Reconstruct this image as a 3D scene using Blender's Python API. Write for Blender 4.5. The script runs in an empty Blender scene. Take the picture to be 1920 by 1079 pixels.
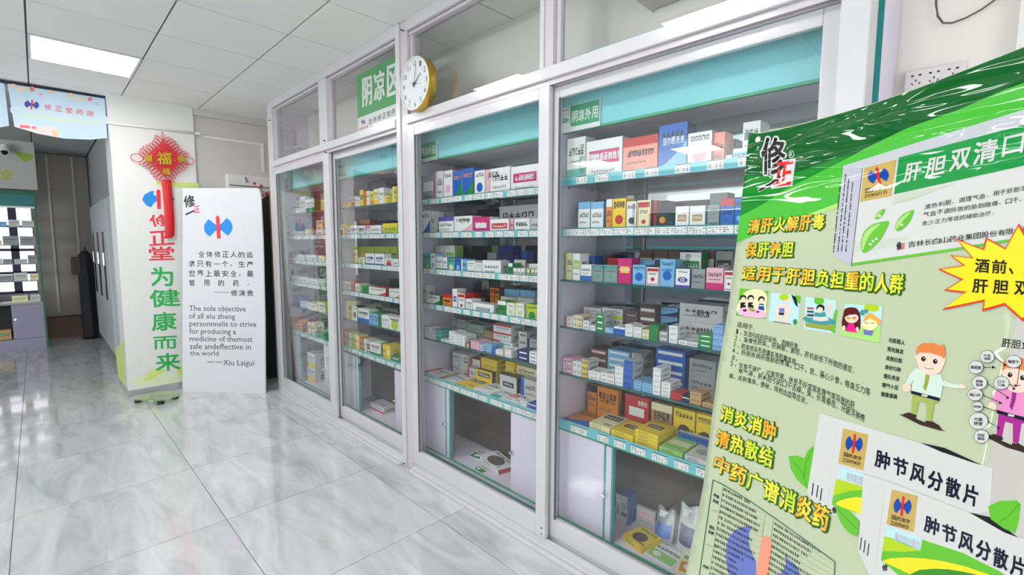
import bpy, math, random
from mathutils import Vector
from mathutils.geometry import tessellate_polygon

SC = bpy.context.scene
COL = SC.collection
PI = math.pi

# ------------------------------------------------------------------ camera
FPX = 887.9
YAW, PITCH, ROLL = .7858, .0924, .0034
CAM = Vector((4.9541, -1.6343, 1.4692))
_f = Vector((-math.cos(YAW) * math.cos(PITCH), math.sin(YAW) * math.cos(PITCH), -math.sin(PITCH)))
_r = _f.cross(Vector((0, 0, 1))).normalized()
_u = _r.cross(_f)
CF = _f
CR = _r * math.cos(ROLL) + _u * math.sin(ROLL)
CU = -_r * math.sin(ROLL) + _u * math.cos(ROLL)
cam = bpy.data.cameras.new('camera')
cam.sensor_width = 36
cam.lens = FPX * 36 / 1920
cam.clip_start = .02
camo = bpy.data.objects.new('camera', cam)
COL.objects.link(camo)
from mathutils import Matrix
camo.matrix_world = Matrix(((CR.x, CU.x, -CF.x, CAM.x), (CR.y, CU.y, -CF.y, CAM.y), (CR.z, CU.z, -CF.z, CAM.z), (0, 0, 0, 1)))
SC.camera = camo

# ------------------------------------------------------------------ light
SC.view_settings.view_transform = 'Standard'
SC.view_settings.look = 'None'
SC.view_settings.gamma = 1
SC.view_settings.use_curve_mapping = False
SC.view_settings.exposure = 0.44
SC.render.film_transparent = False
w = bpy.data.worlds.new('world')
SC.world = w
w.use_nodes = True
w.node_tree.nodes['Background'].inputs[0].default_value = (.86, .93, 1, 1)
w.node_tree.nodes['Background'].inputs[1].default_value = 1.9
PANEL_LIGHT = 14.0


def area(name, loc, tgt, sx, sy, power, col=(1, 1, 1)):
    l = bpy.data.lights.new(name, 'AREA')
    l.shape = 'RECTANGLE'
    l.size = sx
    l.size_y = sy
    l.energy = power
    l.color = col
    o = bpy.data.objects.new(name, l)
    COL.objects.link(o)
    o.location = loc
    o.rotation_euler = (Vector(tgt) - Vector(loc)).to_track_quat('-Z', 'Y').to_euler()
    return o


# daylight through the shop front behind the photographer and the street door on the right
area('shop_front_daylight', (2.2, -6.4, 1.15), (1.5, -1.5, 3.6), 4.6, 2.1, 245, (.93, .97, 1))
area('street_door_daylight', (7.3, -2.5, 1.1), (2.5, -1.2, 3.2), 2.4, 2.0, 16, (.95, .98, 1))

# ------------------------------------------------------------------ helpers


def lin(c):
    return tuple((x / 255 / 12.92) if x / 255 <= .04045 else ((x / 255 + .055) / 1.055) ** 2.4 for x in c)


MATS = {}


def mat(name, rgb, rough=.5, spec=.5, metal=0., coat=0., var=.04, scale=8., bump=0., bscale=60.):
    if name in MATS:
        return MATS[name]
    m = bpy.data.materials.new(name)
    MATS[name] = m
    m.use_nodes = True
    nt = m.node_tree
    b = nt.nodes['Principled BSDF']
    c = lin(rgb)
    if var > 0:
        tc = nt.nodes.new('ShaderNodeTexCoord')
        n = nt.nodes.new('ShaderNodeTexNoise')
        n.inputs['Scale'].default_value = scale
        n.inputs['Detail'].default_value = 4
        nt.links.new(tc.outputs['Object'], n.inputs['Vector'])
        mx = nt.nodes.new('ShaderNodeMix')
        mx.data_type = 'RGBA'
        mx.inputs[6].default_value = (*[x * (1 - var) for x in c], 1)
        mx.inputs[7].default_value = (*[min(1, x * (1 + var)) for x in c], 1)
        nt.links.new(n.outputs['Fac'], mx.inputs[0])
        nt.links.new(mx.outputs[2], b.inputs['Base Color'])
    else:
        b.inputs['Base Color'].default_value = (*c, 1)
    b.inputs['Roughness'].default_value = rough
    b.inputs['Specular IOR Level'].default_value = spec
    b.inputs['Metallic'].default_value = metal
    b.inputs['Coat Weight'].default_value = coat
    b.inputs['Coat Roughness'].default_value = .05
    if bump > 0:
        tc = nt.nodes.new('ShaderNodeTexCoord')
        n = nt.nodes.new('ShaderNodeTexNoise')
        n.inputs['Scale'].default_value = bscale
        nt.links.new(tc.outputs['Object'], n.inputs['Vector'])
        bp = nt.nodes.new('ShaderNodeBump')
        bp.inputs['Strength'].default_value = bump
        bp.inputs['Distance'].default_value = .01
        nt.links.new(n.outputs['Fac'], bp.inputs['Height'])
        nt.links.new(bp.outputs['Normal'], b.inputs['Normal'])
    return m


def emit(name, rgb, s):
    m = bpy.data.materials.new(name)
    m.use_nodes = True
    nt = m.node_tree
    nt.nodes.clear()
    o = nt.nodes.new('ShaderNodeOutputMaterial')
    e = nt.nodes.new('ShaderNodeEmission')
    e.inputs[0].default_value = (*lin(rgb), 1)
    e.inputs[1].default_value = s
    nt.links.new(e.outputs[0], o.inputs[0])
    MATS[name] = m
    return m


def glassmat(name, tint=(1, 1, 1), gl=1.0, ior=1.5):
    m = bpy.data.materials.new(name)
    m.use_nodes = True
    nt = m.node_tree
    nt.nodes.clear()
    o = nt.nodes.new('ShaderNodeOutputMaterial')
    t = nt.nodes.new('ShaderNodeBsdfTransparent')
    t.inputs[0].default_value = (*tint, 1)
    g = nt.nodes.new('ShaderNodeBsdfGlossy')
    g.inputs['Roughness'].default_value = 0.0
    f = nt.nodes.new('ShaderNodeFresnel')
    ge = nt.nodes.new('ShaderNodeNewGeometry')
    mr = nt.nodes.new('ShaderNodeMapRange')      # same reflectance from both sides of a thin pane
    mr.inputs[3].default_value = ior
    mr.inputs[4].default_value = 1 / ior
    nt.links.new(ge.outputs['Backfacing'], mr.inputs[0])
    nt.links.new(mr.outputs[0], f.inputs[0])
    mu = nt.nodes.new('ShaderNodeMath')
    mu.operation = 'MULTIPLY'
    mu.inputs[1].default_value = gl
    mx = nt.nodes.new('ShaderNodeMixShader')
    nt.links.new(f.outputs[0], mu.inputs[0])
    nt.links.new(mu.outputs[0], mx.inputs[0])
    nt.links.new(t.outputs[0], mx.inputs[1])
    nt.links.new(g.outputs[0], mx.inputs[2])
    nt.links.new(mx.outputs[0], o.inputs[0])
    MATS[name] = m
    return m


def link(name, me, parent=None, loc=None, rot=None):
    o = bpy.data.objects.new(name, me)
    COL.objects.link(o)
    if parent is not None:
        o.parent = parent
    if loc is not None:
        o.location = loc
    if rot is not None:
        o.rotation_euler = rot
    return o


def thing(name, label, cat, loc=(0, 0, 0), rz=0, group=None):
    o = link(name, None, None, loc, (0, 0, rz))
    o.empty_display_size = .05
    return tag(o, label, cat, group)


def tag(o, label, cat, group=None):
    o['label'] = label
    o['category'] = cat
    if group:
        o['group'] = group
    return o


class MB:
    """collects faces, builds one mesh; vertices in the frame of the parent (origin off)"""

    def __init__(s, off=(0, 0, 0)):
        s.v, s.f, s.m, s.mats, s.off = [], [], [], [], Vector(off)

    def mi(s, m):
        if m not in s.mats:
            s.mats.append(m)
        return s.mats.index(m)

    def add(s, vs, fs, m):
        b = len(s.v)
        s.v += [Vector(p) - s.off for p in vs]
        k = s.mi(m)
        for f in fs:
            s.f.append([i + b for i in f])
            s.m.append(k)

    def box(s, x0, x1, y0, y1, z0, z1, m):
        x0, x1 = sorted((x0, x1)); y0, y1 = sorted((y0, y1)); z0, z1 = sorted((z0, z1))
        vs = [(x, y, z) for z in (z0, z1) for y in (y0, y1) for x in (x0, x1)]
        s.add(vs, [(0, 2, 3, 1), (4, 5, 7, 6), (0, 1, 5, 4), (2, 6, 7, 3), (0, 4, 6, 2), (1, 3, 7, 5)], m)
        return s

    def tube(s, pts, r, m, n=8, closed=False):
        pts = [Vector(p) for p in pts]
        N = len(pts)
        vs, fs = [], []
        up = Vector((0, 0, 1))
        for i, p in enumerate(pts):
            a = pts[i - 1] if (i > 0 or closed) else p
            b = pts[(i + 1) % N] if (i < N - 1 or closed) else p
            t = (b - a).normalized()
            u = up if abs(t.dot(up)) < .95 else Vector((0, 1, 0)) if abs(t.y) < .9 else Vector((1, 0, 0))
            e1 = t.cross(u).normalized()
            e2 = t.cross(e1)
            rr = r[i] if isinstance(r, (list, tuple)) else r
            for k in range(n):
                a_ = 2 * PI * k / n
                vs.append(p + (e1 * math.cos(a_) + e2 * math.sin(a_)) * rr)
        R = N if closed else N - 1
        for i in range(R):
            for k in range(n):
                j = (i + 1) % N
                fs.append((i * n + k, i * n + (k + 1) % n, j * n + (k + 1) % n, j * n + k))
        if not closed:
            fs.append(list(range(n))[::-1])
            fs.append([(N - 1) * n + k for k in range(n)])
        s.add(vs, fs, m)
        return s

    def prism(s, pts, d, m):
        """pts: 3D polygon, extruded by vector d"""
        n = len(pts)
        d = Vector(d)
        pts = [Vector(p) for p in pts]
        vs = pts + [p + d for p in pts]
        tris = tessellate_polygon([pts])
        fs = [tuple(t) for t in tris] + [tuple(i + n for i in t)[::-1] for t in tris]
        fs += [(i, (i + 1) % n, (i + 1) % n + n, i + n) for i in range(n)]
        s.add(vs, fs, m)
        return s

    def disc(s, c, ax, r, h, m, n=24, r2=None):
        """cylinder from centre c along vector ax (unit) by h"""
        c = Vector(c); ax = Vector(ax).normalized()
        u = Vector((0, 0, 1)) if abs(ax.z) < .9 else Vector((1, 0, 0))
        e1 = ax.cross(u).normalized(); e2 = ax.cross(e1)
        r2 = r if r2 is None else r2
        vs = [c + (e1 * math.cos(2 * PI * k / n) + e2 * math.sin(2 * PI * k / n)) * r for k in range(n)]
        vs += [c + ax * h + (e1 * math.cos(2 * PI * k / n) + e2 * math.sin(2 * PI * k / n)) * r2 for k in range(n)]
        fs = [list(range(n)), [n + k for k in range(n)][::-1]] + [(k, (k + 1) % n, n + (k + 1) % n, n + k) for k in range(n)]
        s.add(vs, fs, m)
        return s

    def mesh(s, name='m', bevel=0, smooth=False):
        me = bpy.data.meshes.new(name)
        me.from_pydata([tuple(v) for v in s.v], [], s.f)
        for m in s.mats:
            me.materials.append(m)
        me.polygons.foreach_set('material_index', s.m)
        if smooth:
            me.polygons.foreach_set('use_smooth', [True] * len(s.f))
        me.validate()
        me.update()
        return me

    def obj(s, name, parent=None, loc=None, bevel=0, smooth=False):
        o = link(name, s.mesh(name, smooth=smooth), parent, loc)
        if bevel:
            md = o.modifiers.new('b', 'BEVEL')
            md.width = bevel
            md.segments = 2
            md.limit_method = 'ANGLE'
            md.harden_normals = False
        return o


def box(name, x0, x1, y0, y1, z0, z1, m, parent=None, off=(0, 0, 0), bevel=0):
    return MB(off).box(x0, x1, y0, y1, z0, z1, m).obj(name, parent, bevel=bevel)


# pixel -> place in the room (photograph taken as 1920 x 1079)
def ray(u, v):
    return CF + CR * ((u - 960) / FPX) - CU * ((v - 539.5) / FPX)


def hit(u, v, axis, val):
    d = ray(u, v)
    return CAM + d * ((val - CAM[axis]) / d[axis])


CROPS = {'3a': (740, 300, 3.175), '3b': (780, 440, 6.742), '3c': (780, 580, 8.), '3d': (780, 640, 6.742), '3e': (740, 600, 2.697),
         '4a': (1030, 180, 3.8525), '4b': (1030, 440, 4.495), '4c': (1030, 640, 4.15), '4d': (1030, 860, 4.8),
         '2a': (610, 330, 6.347), '2b': (610, 480, 4.907), '2c': (610, 640, 5.68), '1a': (510, 360, 6.35), '1b': (510, 500, 4.15),
         'Ba': (1360, 80, 3.371), 'Bb': (1340, 380, 3.174), 'Bc': (1280, 700, 2.847), 'Bd': (1360, 250, 6.346), 'Be': (1360, 520, 6.),
         'Bf': (1640, 600, 3.854), 'Bg': (1300, 880, 5.42), 'Bh': (1560, 260, 4.906), 'px': (0, 0, 1.),
         'P': (0, 350, 2.5096), 'Q': (340, 350, 5.1375), 'H': (0, 140, 7.195), 'S': (650, 100, 6.745), 'N': (230, 230, 4.493)}


def cp(crop, x, y):
    o = CROPS[crop]
    return o[0] + x / o[2], o[1] + y / o[2]


# printed flat art: M maps art coordinates (x, y, layer) to a point
TXT = {}


def text_geo(s, off=0., res=2):
    k = (s, off, res)
    if k not in TXT:
        cu = bpy.data.curves.new('t', 'FONT')
        cu.body = s
        cu.resolution_u = res
        cu.offset = off
        ob = bpy.data.objects.new('t', cu)
        me = bpy.data.meshes.new_from_object(ob)
        vs = [(v.co.x, v.co.y) for v in me.vertices]
        fs = [tuple(p.vertices) for p in me.polygons]
        bpy.data.objects.remove(ob)
        bpy.data.curves.remove(cu)
        bpy.data.meshes.remove(me)
        if not vs:
            vs = [(0, 0)]
        x0 = min(v[0] for v in vs); x1 = max(v[0] for v in vs)
        y0 = min(v[1] for v in vs); y1 = max(v[1] for v in vs)
        vs = [((x - x0) / max(1e-6, x1 - x0), (y - y0) / max(1e-6, y1 - y0)) for x, y in vs]
        TXT[k] = (vs, fs, (x1 - x0) / max(1e-6, y1 - y0))
    return TXT[k]


class Art:
    def __init__(s, M, crop='px', maxl=None):
        s.M, s.crop, s.maxl = M, crop, maxl
        s.mb = MB()

    def P(s, p):
        return cp(s.crop, *p)

    def raw(s, pts, tris, col, layer):
        if s.maxl:
            out = []
            P = [tuple(p) for p in pts]
            st = [tuple(P[i] for i in t) for t in tris]
            while st:
                a, b, c = st.pop()
                l = [math.dist(a, b), math.dist(b, c), math.dist(c, a)]
                k = l.index(max(l))
                if l[k] > s.maxl:
                    a, b, c = (a, b, c) if k == 0 else (b, c, a) if k == 1 else (c, a, b)
                    m = ((a[0] + b[0]) / 2, (a[1] + b[1]) / 2)
                    st += [(a, m, c), (m, b, c)]
                else:
                    out.append((a, b, c))
            idx = {}
            vs = []
            fs = []
            for t in out:
                f = []
                for p in t:
                    if p not in idx:
                        idx[p] = len(vs)
                        vs.append(p)
                    f.append(idx[p])
                if len(set(f)) == 3:
                    fs.append(f)
            pts, tris = vs, fs
        s.mb.add([s.M(x, y, layer) for x, y in pts], tris, col)

    def poly(s, pts, col, layer=1, smooth=0):
        pts = [s.P(p) for p in pts]
        if smooth:
            pts = spline(pts, smooth)
        tr = tessellate_polygon([[Vector((x, y, 0)) for x, y in pts]])
        s.raw(pts, [tuple(t) for t in tr], col, layer)
        return s

    def ell(s, cx, cy, rx, ry, col, layer=1, n=20, a=0):
        return s.poly([(cx + rx * math.cos(t) * math.cos(a) - ry * math.sin(t) * math.sin(a), cy + rx * math.cos(t) * math.sin(a) + ry * math.sin(t) * math.cos(a)) for t in [2 * PI * k / n for k in range(n)]], col, layer)

    def line(s, pts, wd, col, layer=1):
        pts = [s.P(p) for p in pts]
        wd = wd / CROPS[s.crop][2]
        for a, b in zip(pts, pts[1:]):
            dx, dy = b[0] - a[0], b[1] - a[1]
            L = math.hypot(dx, dy) or 1
            nx, ny = -dy / L * wd / 2, dx / L * wd / 2
            ex, ey = dx / L * wd * .3, dy / L * wd * .3
            q = [(a[0] + nx - ex, a[1] + ny - ey), (b[0] + nx + ex, b[1] + ny + ey), (b[0] - nx + ex, b[1] - ny + ey), (a[0] - nx - ex, a[1] - ny - ey)]
            s.raw(q, [(0, 1, 2), (0, 2, 3)], col, layer)
        return s

    def text(s, st, quad, col, layer=2, off=0., res=2):
        """quad: TL, TR, BL (parallelogram) or TL, TR, BR, BL"""
        q = [s.P(p) for p in quad]
        if len(q) == 3:
            q = [q[0], q[1], (q[1][0] + q[2][0] - q[0][0], q[1][1] + q[2][1] - q[0][1]), q[2]]
        dil = off if off >= .02 else 0
        vs, fs, _ = text_geo(st, 0. if dil else off, res)
        tl, tr, br, bl = q
        if dil:
            # embolden: the same glyph struck several times around its place
            n = 8 if dil > .05 else 4
            asp = math.dist(tl, bl) / max(1e-6, math.dist(tl, tr))
            base = vs
            vs, f0 = [], fs
            fs = []
            for k in range(n + 1):
                rr = 0 if k == n else dil
                a = 2 * PI * (k + .5) / n
                b = len(vs)
                vs += [((x - .5) * (1 - 2 * dil * asp * .6) + .5 + rr * asp * math.cos(a), (y - .5) * (1 - 1.2 * dil) + .5 + rr * math.sin(a)) for x, y in base]
                fs += [tuple(i + b for i in f) for f in f0]
        o = []
        nb = len(base) if dil else 0
        for x, y in vs:
            y = 1 - y
            o.append(((1 - x) * (1 - y) * tl[0] + x * (1 - y) * tr[0] + x * y * br[0] + (1 - x) * y * bl[0],
                      (1 - x) * (1 - y) * tl[1] + x * (1 - y) * tr[1] + x * y * br[1] + (1 - x) * y * bl[1]))
        s.mb.add([s.M(x, y, layer + (.09 * (i // nb) if nb else 0)) for i, (x, y) in enumerate(o)], fs, col)
        return s

    def chars(s, st, x0, y0, x1, y1, ch, col, layer=2, off=0., slant=0., gap=.12, cw=None):
        """one quad per character from (x0,y0) to (x1,y1) (top-left corners of first, top-right of last); ch = height"""
        n = len(st)
        for i, c in enumerate(st):
            if c in ' 　':
                continue
            a0 = (i + gap / 2) / n; a1 = (i + 1 - gap / 2) / n
            p0 = (x0 + (x1 - x0) * a0, y0 + (y1 - y0) * a0)
            p1 = (x0 + (x1 - x0) * a1, y0 + (y1 - y0) * a1)
            if c in '、，,.。;:；：':
                p0 = (p0[0], p0[1] + ch * .72); p1 = (p0[0] + (p1[0] - p0[0]) * .35, p0[1] + (p1[1] - p0[1]) * .35)
                s.text(c, [p0, p1, (p0[0] + slant * .28, p0[1] + ch * .28)], col, layer, off, 1)
                continue
            if c in '一—-':
                p0 = (p0[0] + slant / 2, p0[1] + ch * .45); p1 = (p1[0] + slant / 2, p1[1] + ch * .45)
                s.text(c, [p0, p1, (p0[0], p0[1] + ch * .1)], col, layer, off, 1)
                continue
            s.text(c, [p0, p1, (p0[0] + slant, p0[1] + ch)], col, layer, off, 2)
        return s

    def emblem(s, cx, cy, rx, ry, blue, red, layer=2, a=0):
        L = []
        for t in [k / 8 for k in range(9)]:
            an = math.radians(128 + 104 * t)
            L.append((math.cos(an), math.sin(an)))
        L += [(-.42, -.55), (-.26, -.34), (-.08, -.22), (-.08, .22), (-.26, .34), (-.42, .55)]
        for sg in (1, -1):
            q = []
            for x, y in L:
                x *= sg
                X = x * rx; Yv = -y * ry
                q.append((cx + X * math.cos(a) - Yv * math.sin(a), cy + X * math.sin(a) + Yv * math.cos(a)))
            s.poly(q, blue, layer)
        q = []
        for x, y in [(-.13, .9), (-.05, 1.05), (.05, 1.05), (.13, .9), (.13, -1.0), (-.13, -1.0)]:
            X = x * rx; Yv = -y * ry
            q.append((cx + X * math.cos(a) - Yv * math.sin(a), cy + X * math.sin(a) + Yv * math.cos(a)))
        s.poly(q, red, layer + 1)
        return s

    def obj(s, name, parent=None, label=None):
        if parent is not None:
            off = parent.matrix_basis.translation.copy()
            if parent.parent:
                off += parent.parent.matrix_basis.translation
            s.mb.v = [v - off for v in s.mb.v]
        o = s.mb.obj(name, parent)
        if label:
            o['label'] = label
        o['kind'] = 'stuff'
        return o


def spline(pts, k):
    n = len(pts)
    out = []
    for i in range(n):
        p0, p1, p2, p3 = pts[i - 1], pts[i], pts[(i + 1) % n], pts[(i + 2) % n]
        for j in range(k):
            t = j / k
            out.append(tuple(.5 * (2 * p1[d] + (p2[d] - p0[d]) * t + (2 * p0[d] - 5 * p1[d] + 4 * p2[d] - p3[d]) * t * t + (3 * p1[d] - p0[d] - 3 * p2[d] + p3[d]) * t ** 3) for d in (0, 1)))
    return out


PAL = dict(W=(236, 237, 236), w=(205, 205, 202), B=(32, 98, 190), b=(125, 185, 226), T=(75, 170, 160), G=(28, 140, 62), g=(150, 205, 110),
           L=(190, 205, 50), Y=(238, 205, 40), y=(235, 228, 180), O=(226, 140, 40), R=(200, 42, 48), P=(235, 180, 195), M=(205, 45, 120),
           K=(38, 38, 42), N=(25, 40, 110), D=(95, 72, 62), A=(150, 155, 155), S=(238, 150, 130), C=(190, 150, 100), V=(95, 80, 170))
WORD = dict(W='white', w='off-white', B='blue', b='light blue', T='teal', G='green', g='pale green', L='lime green', Y='yellow', y='cream', O='orange',
            R='red', P='pink', M='magenta', K='black', N='navy', D='brown', A='grey', S='salmon pink', C='kraft brown', V='violet')


def card(k):
    return mat('card_' + WORD[k].replace(' ', '_').replace('-', '_'), PAL[k], .38, .4, var=.02)


INK = mat('ink_black', (35, 33, 33), .5, var=0)
GREYINK = mat('ink_grey', (95, 95, 98), .5, var=0)
# ------------------------------------------------------------------ materials of the room
ALU = mat('white_coated_aluminium', (208, 206, 208), .22, .5, coat=.3, var=.015, scale=3)
ALU2 = mat('pinkish_coated_aluminium', (204, 195, 199), .3, .5, coat=.2, var=.02, scale=3)
WALL = mat('wall_paint', (205, 200, 196), .7, .3, var=.02, scale=2, bump=.05)
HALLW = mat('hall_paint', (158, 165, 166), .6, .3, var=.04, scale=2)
CEILM = mat('ceiling_board', (238, 237, 233), .75, .2, var=.015, scale=3, bump=.03, bscale=200)
GAP = mat('dark_joint', (96, 96, 94), .9, .1, var=.05)
LILAC = mat('lilac_white_laminate', (230, 220, 238), .42, .4, var=.025, scale=4)
TEAL = mat('teal_laminate', (134, 212, 220), .35, .4, var=.02, scale=3)
TEALE = mat('teal_edge_band', (58, 158, 156), .4, .4, var=.04, scale=20)
GREENE = mat('green_edge_band', (70, 170, 130), .4, .4, var=.04, scale=20)
STRIP = mat('teal_label_strip', (110, 196, 205), .35, .4, var=.03, scale=10)
TAG = mat('price_tag_paper', (238, 238, 236), .4, .4, var=.02, scale=30)
GLASS = glassmat('clear_window_glass', (.985, .995, .99), 1.2, 1.5)
SHELFG = glassmat('shelf_glass', (.90, .96, .955), 1.5, 1.5)
EDGEG = mat('glass_edge', (40, 98, 100), .2, .6, var=.05, scale=20)
CHROME = mat('chrome', (220, 220, 222), .12, .5, metal=1, var=0)
BLACK = mat('black_plastic', (26, 26, 28), .4, .4, var=.05)
DARKIN = mat('dark_brown_cabinet_back', (84, 70, 66), .6, .3, var=.06, scale=5)
MIRROR = mat('grey_mirror', (176, 186, 186), .03, .5, metal=1, var=.02, scale=2)


def tilemat():
    m = bpy.data.materials.new('polished_grey_marble_tile')
    m.use_nodes = True
    nt = m.node_tree
    N = nt.nodes.new
    L = nt.links.new
    b = nt.nodes['Principled BSDF']
    g = N('ShaderNodeNewGeometry')
    oi = N('ShaderNodeObjectInfo')
    ad = N('ShaderNodeVectorMath'); ad.operation = 'ADD'
    sc = N('ShaderNodeVectorMath'); sc.operation = 'SCALE'; sc.inputs[3].default_value = 9
    cmb = N('ShaderNodeCombineXYZ')
    L(oi.outputs['Random'], cmb.inputs[0]); L(oi.outputs['Random'], cmb.inputs[2])
    L(cmb.outputs[0], sc.inputs[0])
    mp = N('ShaderNodeMapping'); mp.inputs['Rotation'].default_value = (0, 0, .75); mp.inputs['Scale'].default_value = (1.0, 4.2, 1)
    L(g.outputs['Position'], mp.inputs[0])
    L(mp.outputs[0], ad.inputs[0]); L(sc.outputs[0], ad.inputs[1])
    n1 = N('ShaderNodeTexNoise'); n1.inputs['Scale'].default_value = 1.6; n1.inputs['Detail'].default_value = 9; n1.inputs['Roughness'].default_value = .62; n1.inputs['Distortion'].default_value = .9
    L(ad.outputs[0], n1.inputs['Vector'])
    r = N('ShaderNodeValToRGB')
    r.color_ramp.elements[0].position = .3; r.color_ramp.elements[0].color = (*lin((172, 174, 176)), 1)
    r.color_ramp.elements[1].position = .72; r.color_ramp.elements[1].color = (*lin((216, 216, 216)), 1)
    e = r.color_ramp.elements.new(.5); e.color = (*lin((198, 199, 200)), 1)
    L(n1.outputs['Fac'], r.inputs[0])
    n2 = N('ShaderNodeTexNoise'); n2.inputs['Scale'].default_value = 1.1; n2.inputs['Detail'].default_value = 7; n2.inputs['Distortion'].default_value = 2.2
    L(ad.outputs[0], n2.inputs['Vector'])
    r2 = N('ShaderNodeValToRGB')
    for p, c in ((.47, 0), (.5, 1), (.53, 0)):
        if p == .47:
            el = r2.color_ramp.elements[0]; el.position = p
        elif p == .53:
            el = r2.color_ramp.elements[1]; el.position = p
        else:
            el = r2.color_ramp.elements.new(p)
        el.color = (c, c, c, 1)
    L(n2.outputs['Fac'], r2.inputs[0])
    mu = N('ShaderNodeMath'); mu.operation = 'MULTIPLY'; mu.inputs[1].default_value = .3
    L(r2.outputs[0], mu.inputs[0])
    mx = N('ShaderNodeMix'); mx.data_type = 'RGBA'
    mx.inputs[7].default_value = (*lin((160, 161, 165)), 1)
    L(mu.outputs[0], mx.inputs[0]); L(r.outputs[0], mx.inputs[6])
    L(mx.outputs[2], b.inputs['Base Color'])
    b.inputs['Roughness'].default_value = .09
    b.inputs['Specular IOR Level'].default_value = .75
    b.inputs['Coat Weight'].default_value = .25
    b.inputs['Coat Roughness'].default_value = .03
    MATS['tile'] = m
    return m


TILE = tilemat()
H = 2.80


def structure(o):
    o['kind'] = 'structure'
    return o


# floor with tiles
floor = structure(box('floor', -7, 7.6, -6.8, .7, -.12, -.006, mat('grey_grout', (86, 88, 90), .8, var=.05)))
TX, TY, TS = 1.387, -1.0097, .802
tm = MB().box(.0015, TS - .0015, .0015, TS - .0015, -.01, 0, TILE).mesh('floor_tile')
for i in range(-10, 8):
    for j in range(-7, 2):
        x, y = TX + TS * i, TY + TS * j
        if x < -6.8 or x > 6.9 or (j < -3 and (j + i) % 1) or y + TS > 2:
            continue
        link('floor_tile', tm, floor, (x, y, 0))

# ceiling with boards
GX, GY, AX, AY = 2.2858, -1.5956, .5827, .5931
ceil = structure(box('ceiling', -7, 7.6, -6.8, .7, H + .006, H + .14, GAP))
LIGHTS = [(i, j) for j in (0, -6) for i in (-3, 0, 3)]
pm_ = MB().box(-AX + .0045, -.0045, .0045, AY - .0045, 0, .008, CEILM).mesh('ceiling_board')
for i in range(-8, 6):
    for j in range(-8, 4):
        if (i, j) in LIGHTS:
            continue
        link('ceiling_board', pm_, ceil, (GX - AX * i, GY + AY * j, H - .002))
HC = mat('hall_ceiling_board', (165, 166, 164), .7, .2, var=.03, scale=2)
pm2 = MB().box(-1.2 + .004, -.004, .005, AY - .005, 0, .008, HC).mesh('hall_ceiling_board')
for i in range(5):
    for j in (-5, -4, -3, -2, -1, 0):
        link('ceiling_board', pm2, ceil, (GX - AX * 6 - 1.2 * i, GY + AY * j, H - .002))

# walls
structure(box('wall_back', -1.0, 7.4, .455, .6, 0, H, mat('back_wall_paint', (240, 236, 226), .7, .3, var=.02, scale=2, bump=.05)))
structure(box('wall_right', 7.35, 7.45, -6.6, -3.9, 0, H, WALL))
wf = structure(box('wall_street', -7, -.6, -6.7, -6.6, 0, H, WALL))
structure(box('wall_far', -1.0, -.735, -.455, .455, 0, H, WALL))
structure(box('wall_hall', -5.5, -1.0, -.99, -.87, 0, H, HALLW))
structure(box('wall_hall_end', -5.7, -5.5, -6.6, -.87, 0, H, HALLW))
structure(box('trim_1', -.734, -.70, -.45, .455, 2.735, 2.798, WALL))
structure(box('trim_2', -1.1, -.86, -6.4, -1.107, 2.76, 2.798, mat('beam_paint', (196, 196, 188), .6, var=.03)))
# papered pillar
pil = structure(box('wall_pillar', -1.1, -.71, -1.105, -.455, .0, H, mat('pillar_wallpaper', (226, 225, 221), .45, .4, var=.01)))
SKIRT = mat('brushed_steel_skirting', (188, 188, 186), .25, .5, metal=.4, var=.1, scale=15)
structure(box('baseboard_pillar', -1.12, -.69, -1.115, -.445, 0, .07, SKIRT))
# opposite side of the shop, seen only in mirrors and glass
structure(box('wall_opposite', -.599, 7.4, -6.7, -6.6, 2.45, H, WALL))
structure(box('wall_opposite_side', -.599, .3, -6.7, -6.6, 0, 2.449, WALL))
structure(box('wall_opposite_end', 4.2, 7.4, -6.7, -6.6, 0, 2.449, WALL))
structure(box('wall_right_front', 7.35, 7.45, -1.2, .45, 0, H, WALL))
structure(box('wall_right_top', 7.35, 7.45, -3.899, -1.201, 2.4, H, WALL))

# ceiling lights
DIFF = emit('light_diffuser', (255, 255, 255), PANEL_LIGHT)
wordl = {(3, 0): 'square white ceiling light panel glowing above the open hall doorway', (0, 0): 'square ceiling light panel reflected in the glass above the clock',
         (-3, 0): 'square ceiling light panel nearest the green banner', (3, -6): 'far row ceiling light panel on the hall side', (0, -6): 'far row ceiling light panel in the middle', (-3, -6): 'far row ceiling light panel on the street side'}
for i, j in LIGHTS:
    x, y = GX - AX * i, GY + AY * j
    t = thing('ceiling_light', wordl[(i, j)], 'ceiling light', (x - AX / 2, y + AY / 2, H - .006), group='ceiling light panels')
    MB().box(-AX / 2 + .02, AX / 2 - .02, -AY / 2 + .02, AY / 2 - .02, .0, .004, DIFF).obj('diffuser', t)
    fr = MB()
    for a in (-1, 1):
        fr.box(a * (AX / 2 - .02), a * (AX / 2 - .004), -AY / 2 + .004, AY / 2 - .004, -.002, .01, ALU)
        fr.box(-AX / 2 + .02, AX / 2 - .02, a * (AY / 2 - .02), a * (AY / 2 - .004), -.002, .01, ALU)
    fr.obj('frame', t)

# ------------------------------------------------------------------ aluminium and glass partition
part_ = thing('aluminium_partition_frame', 'white aluminium frame of the glass partition running along the shelves', 'partition', (0, 0, 0))


def prof(name, x0, x1, y0, y1, z0, z1, m=ALU, parent=part_, bevel=.004):
    return box(name, x0, x1, y0, y1, z0, z1, m, parent, bevel=bevel)


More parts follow.
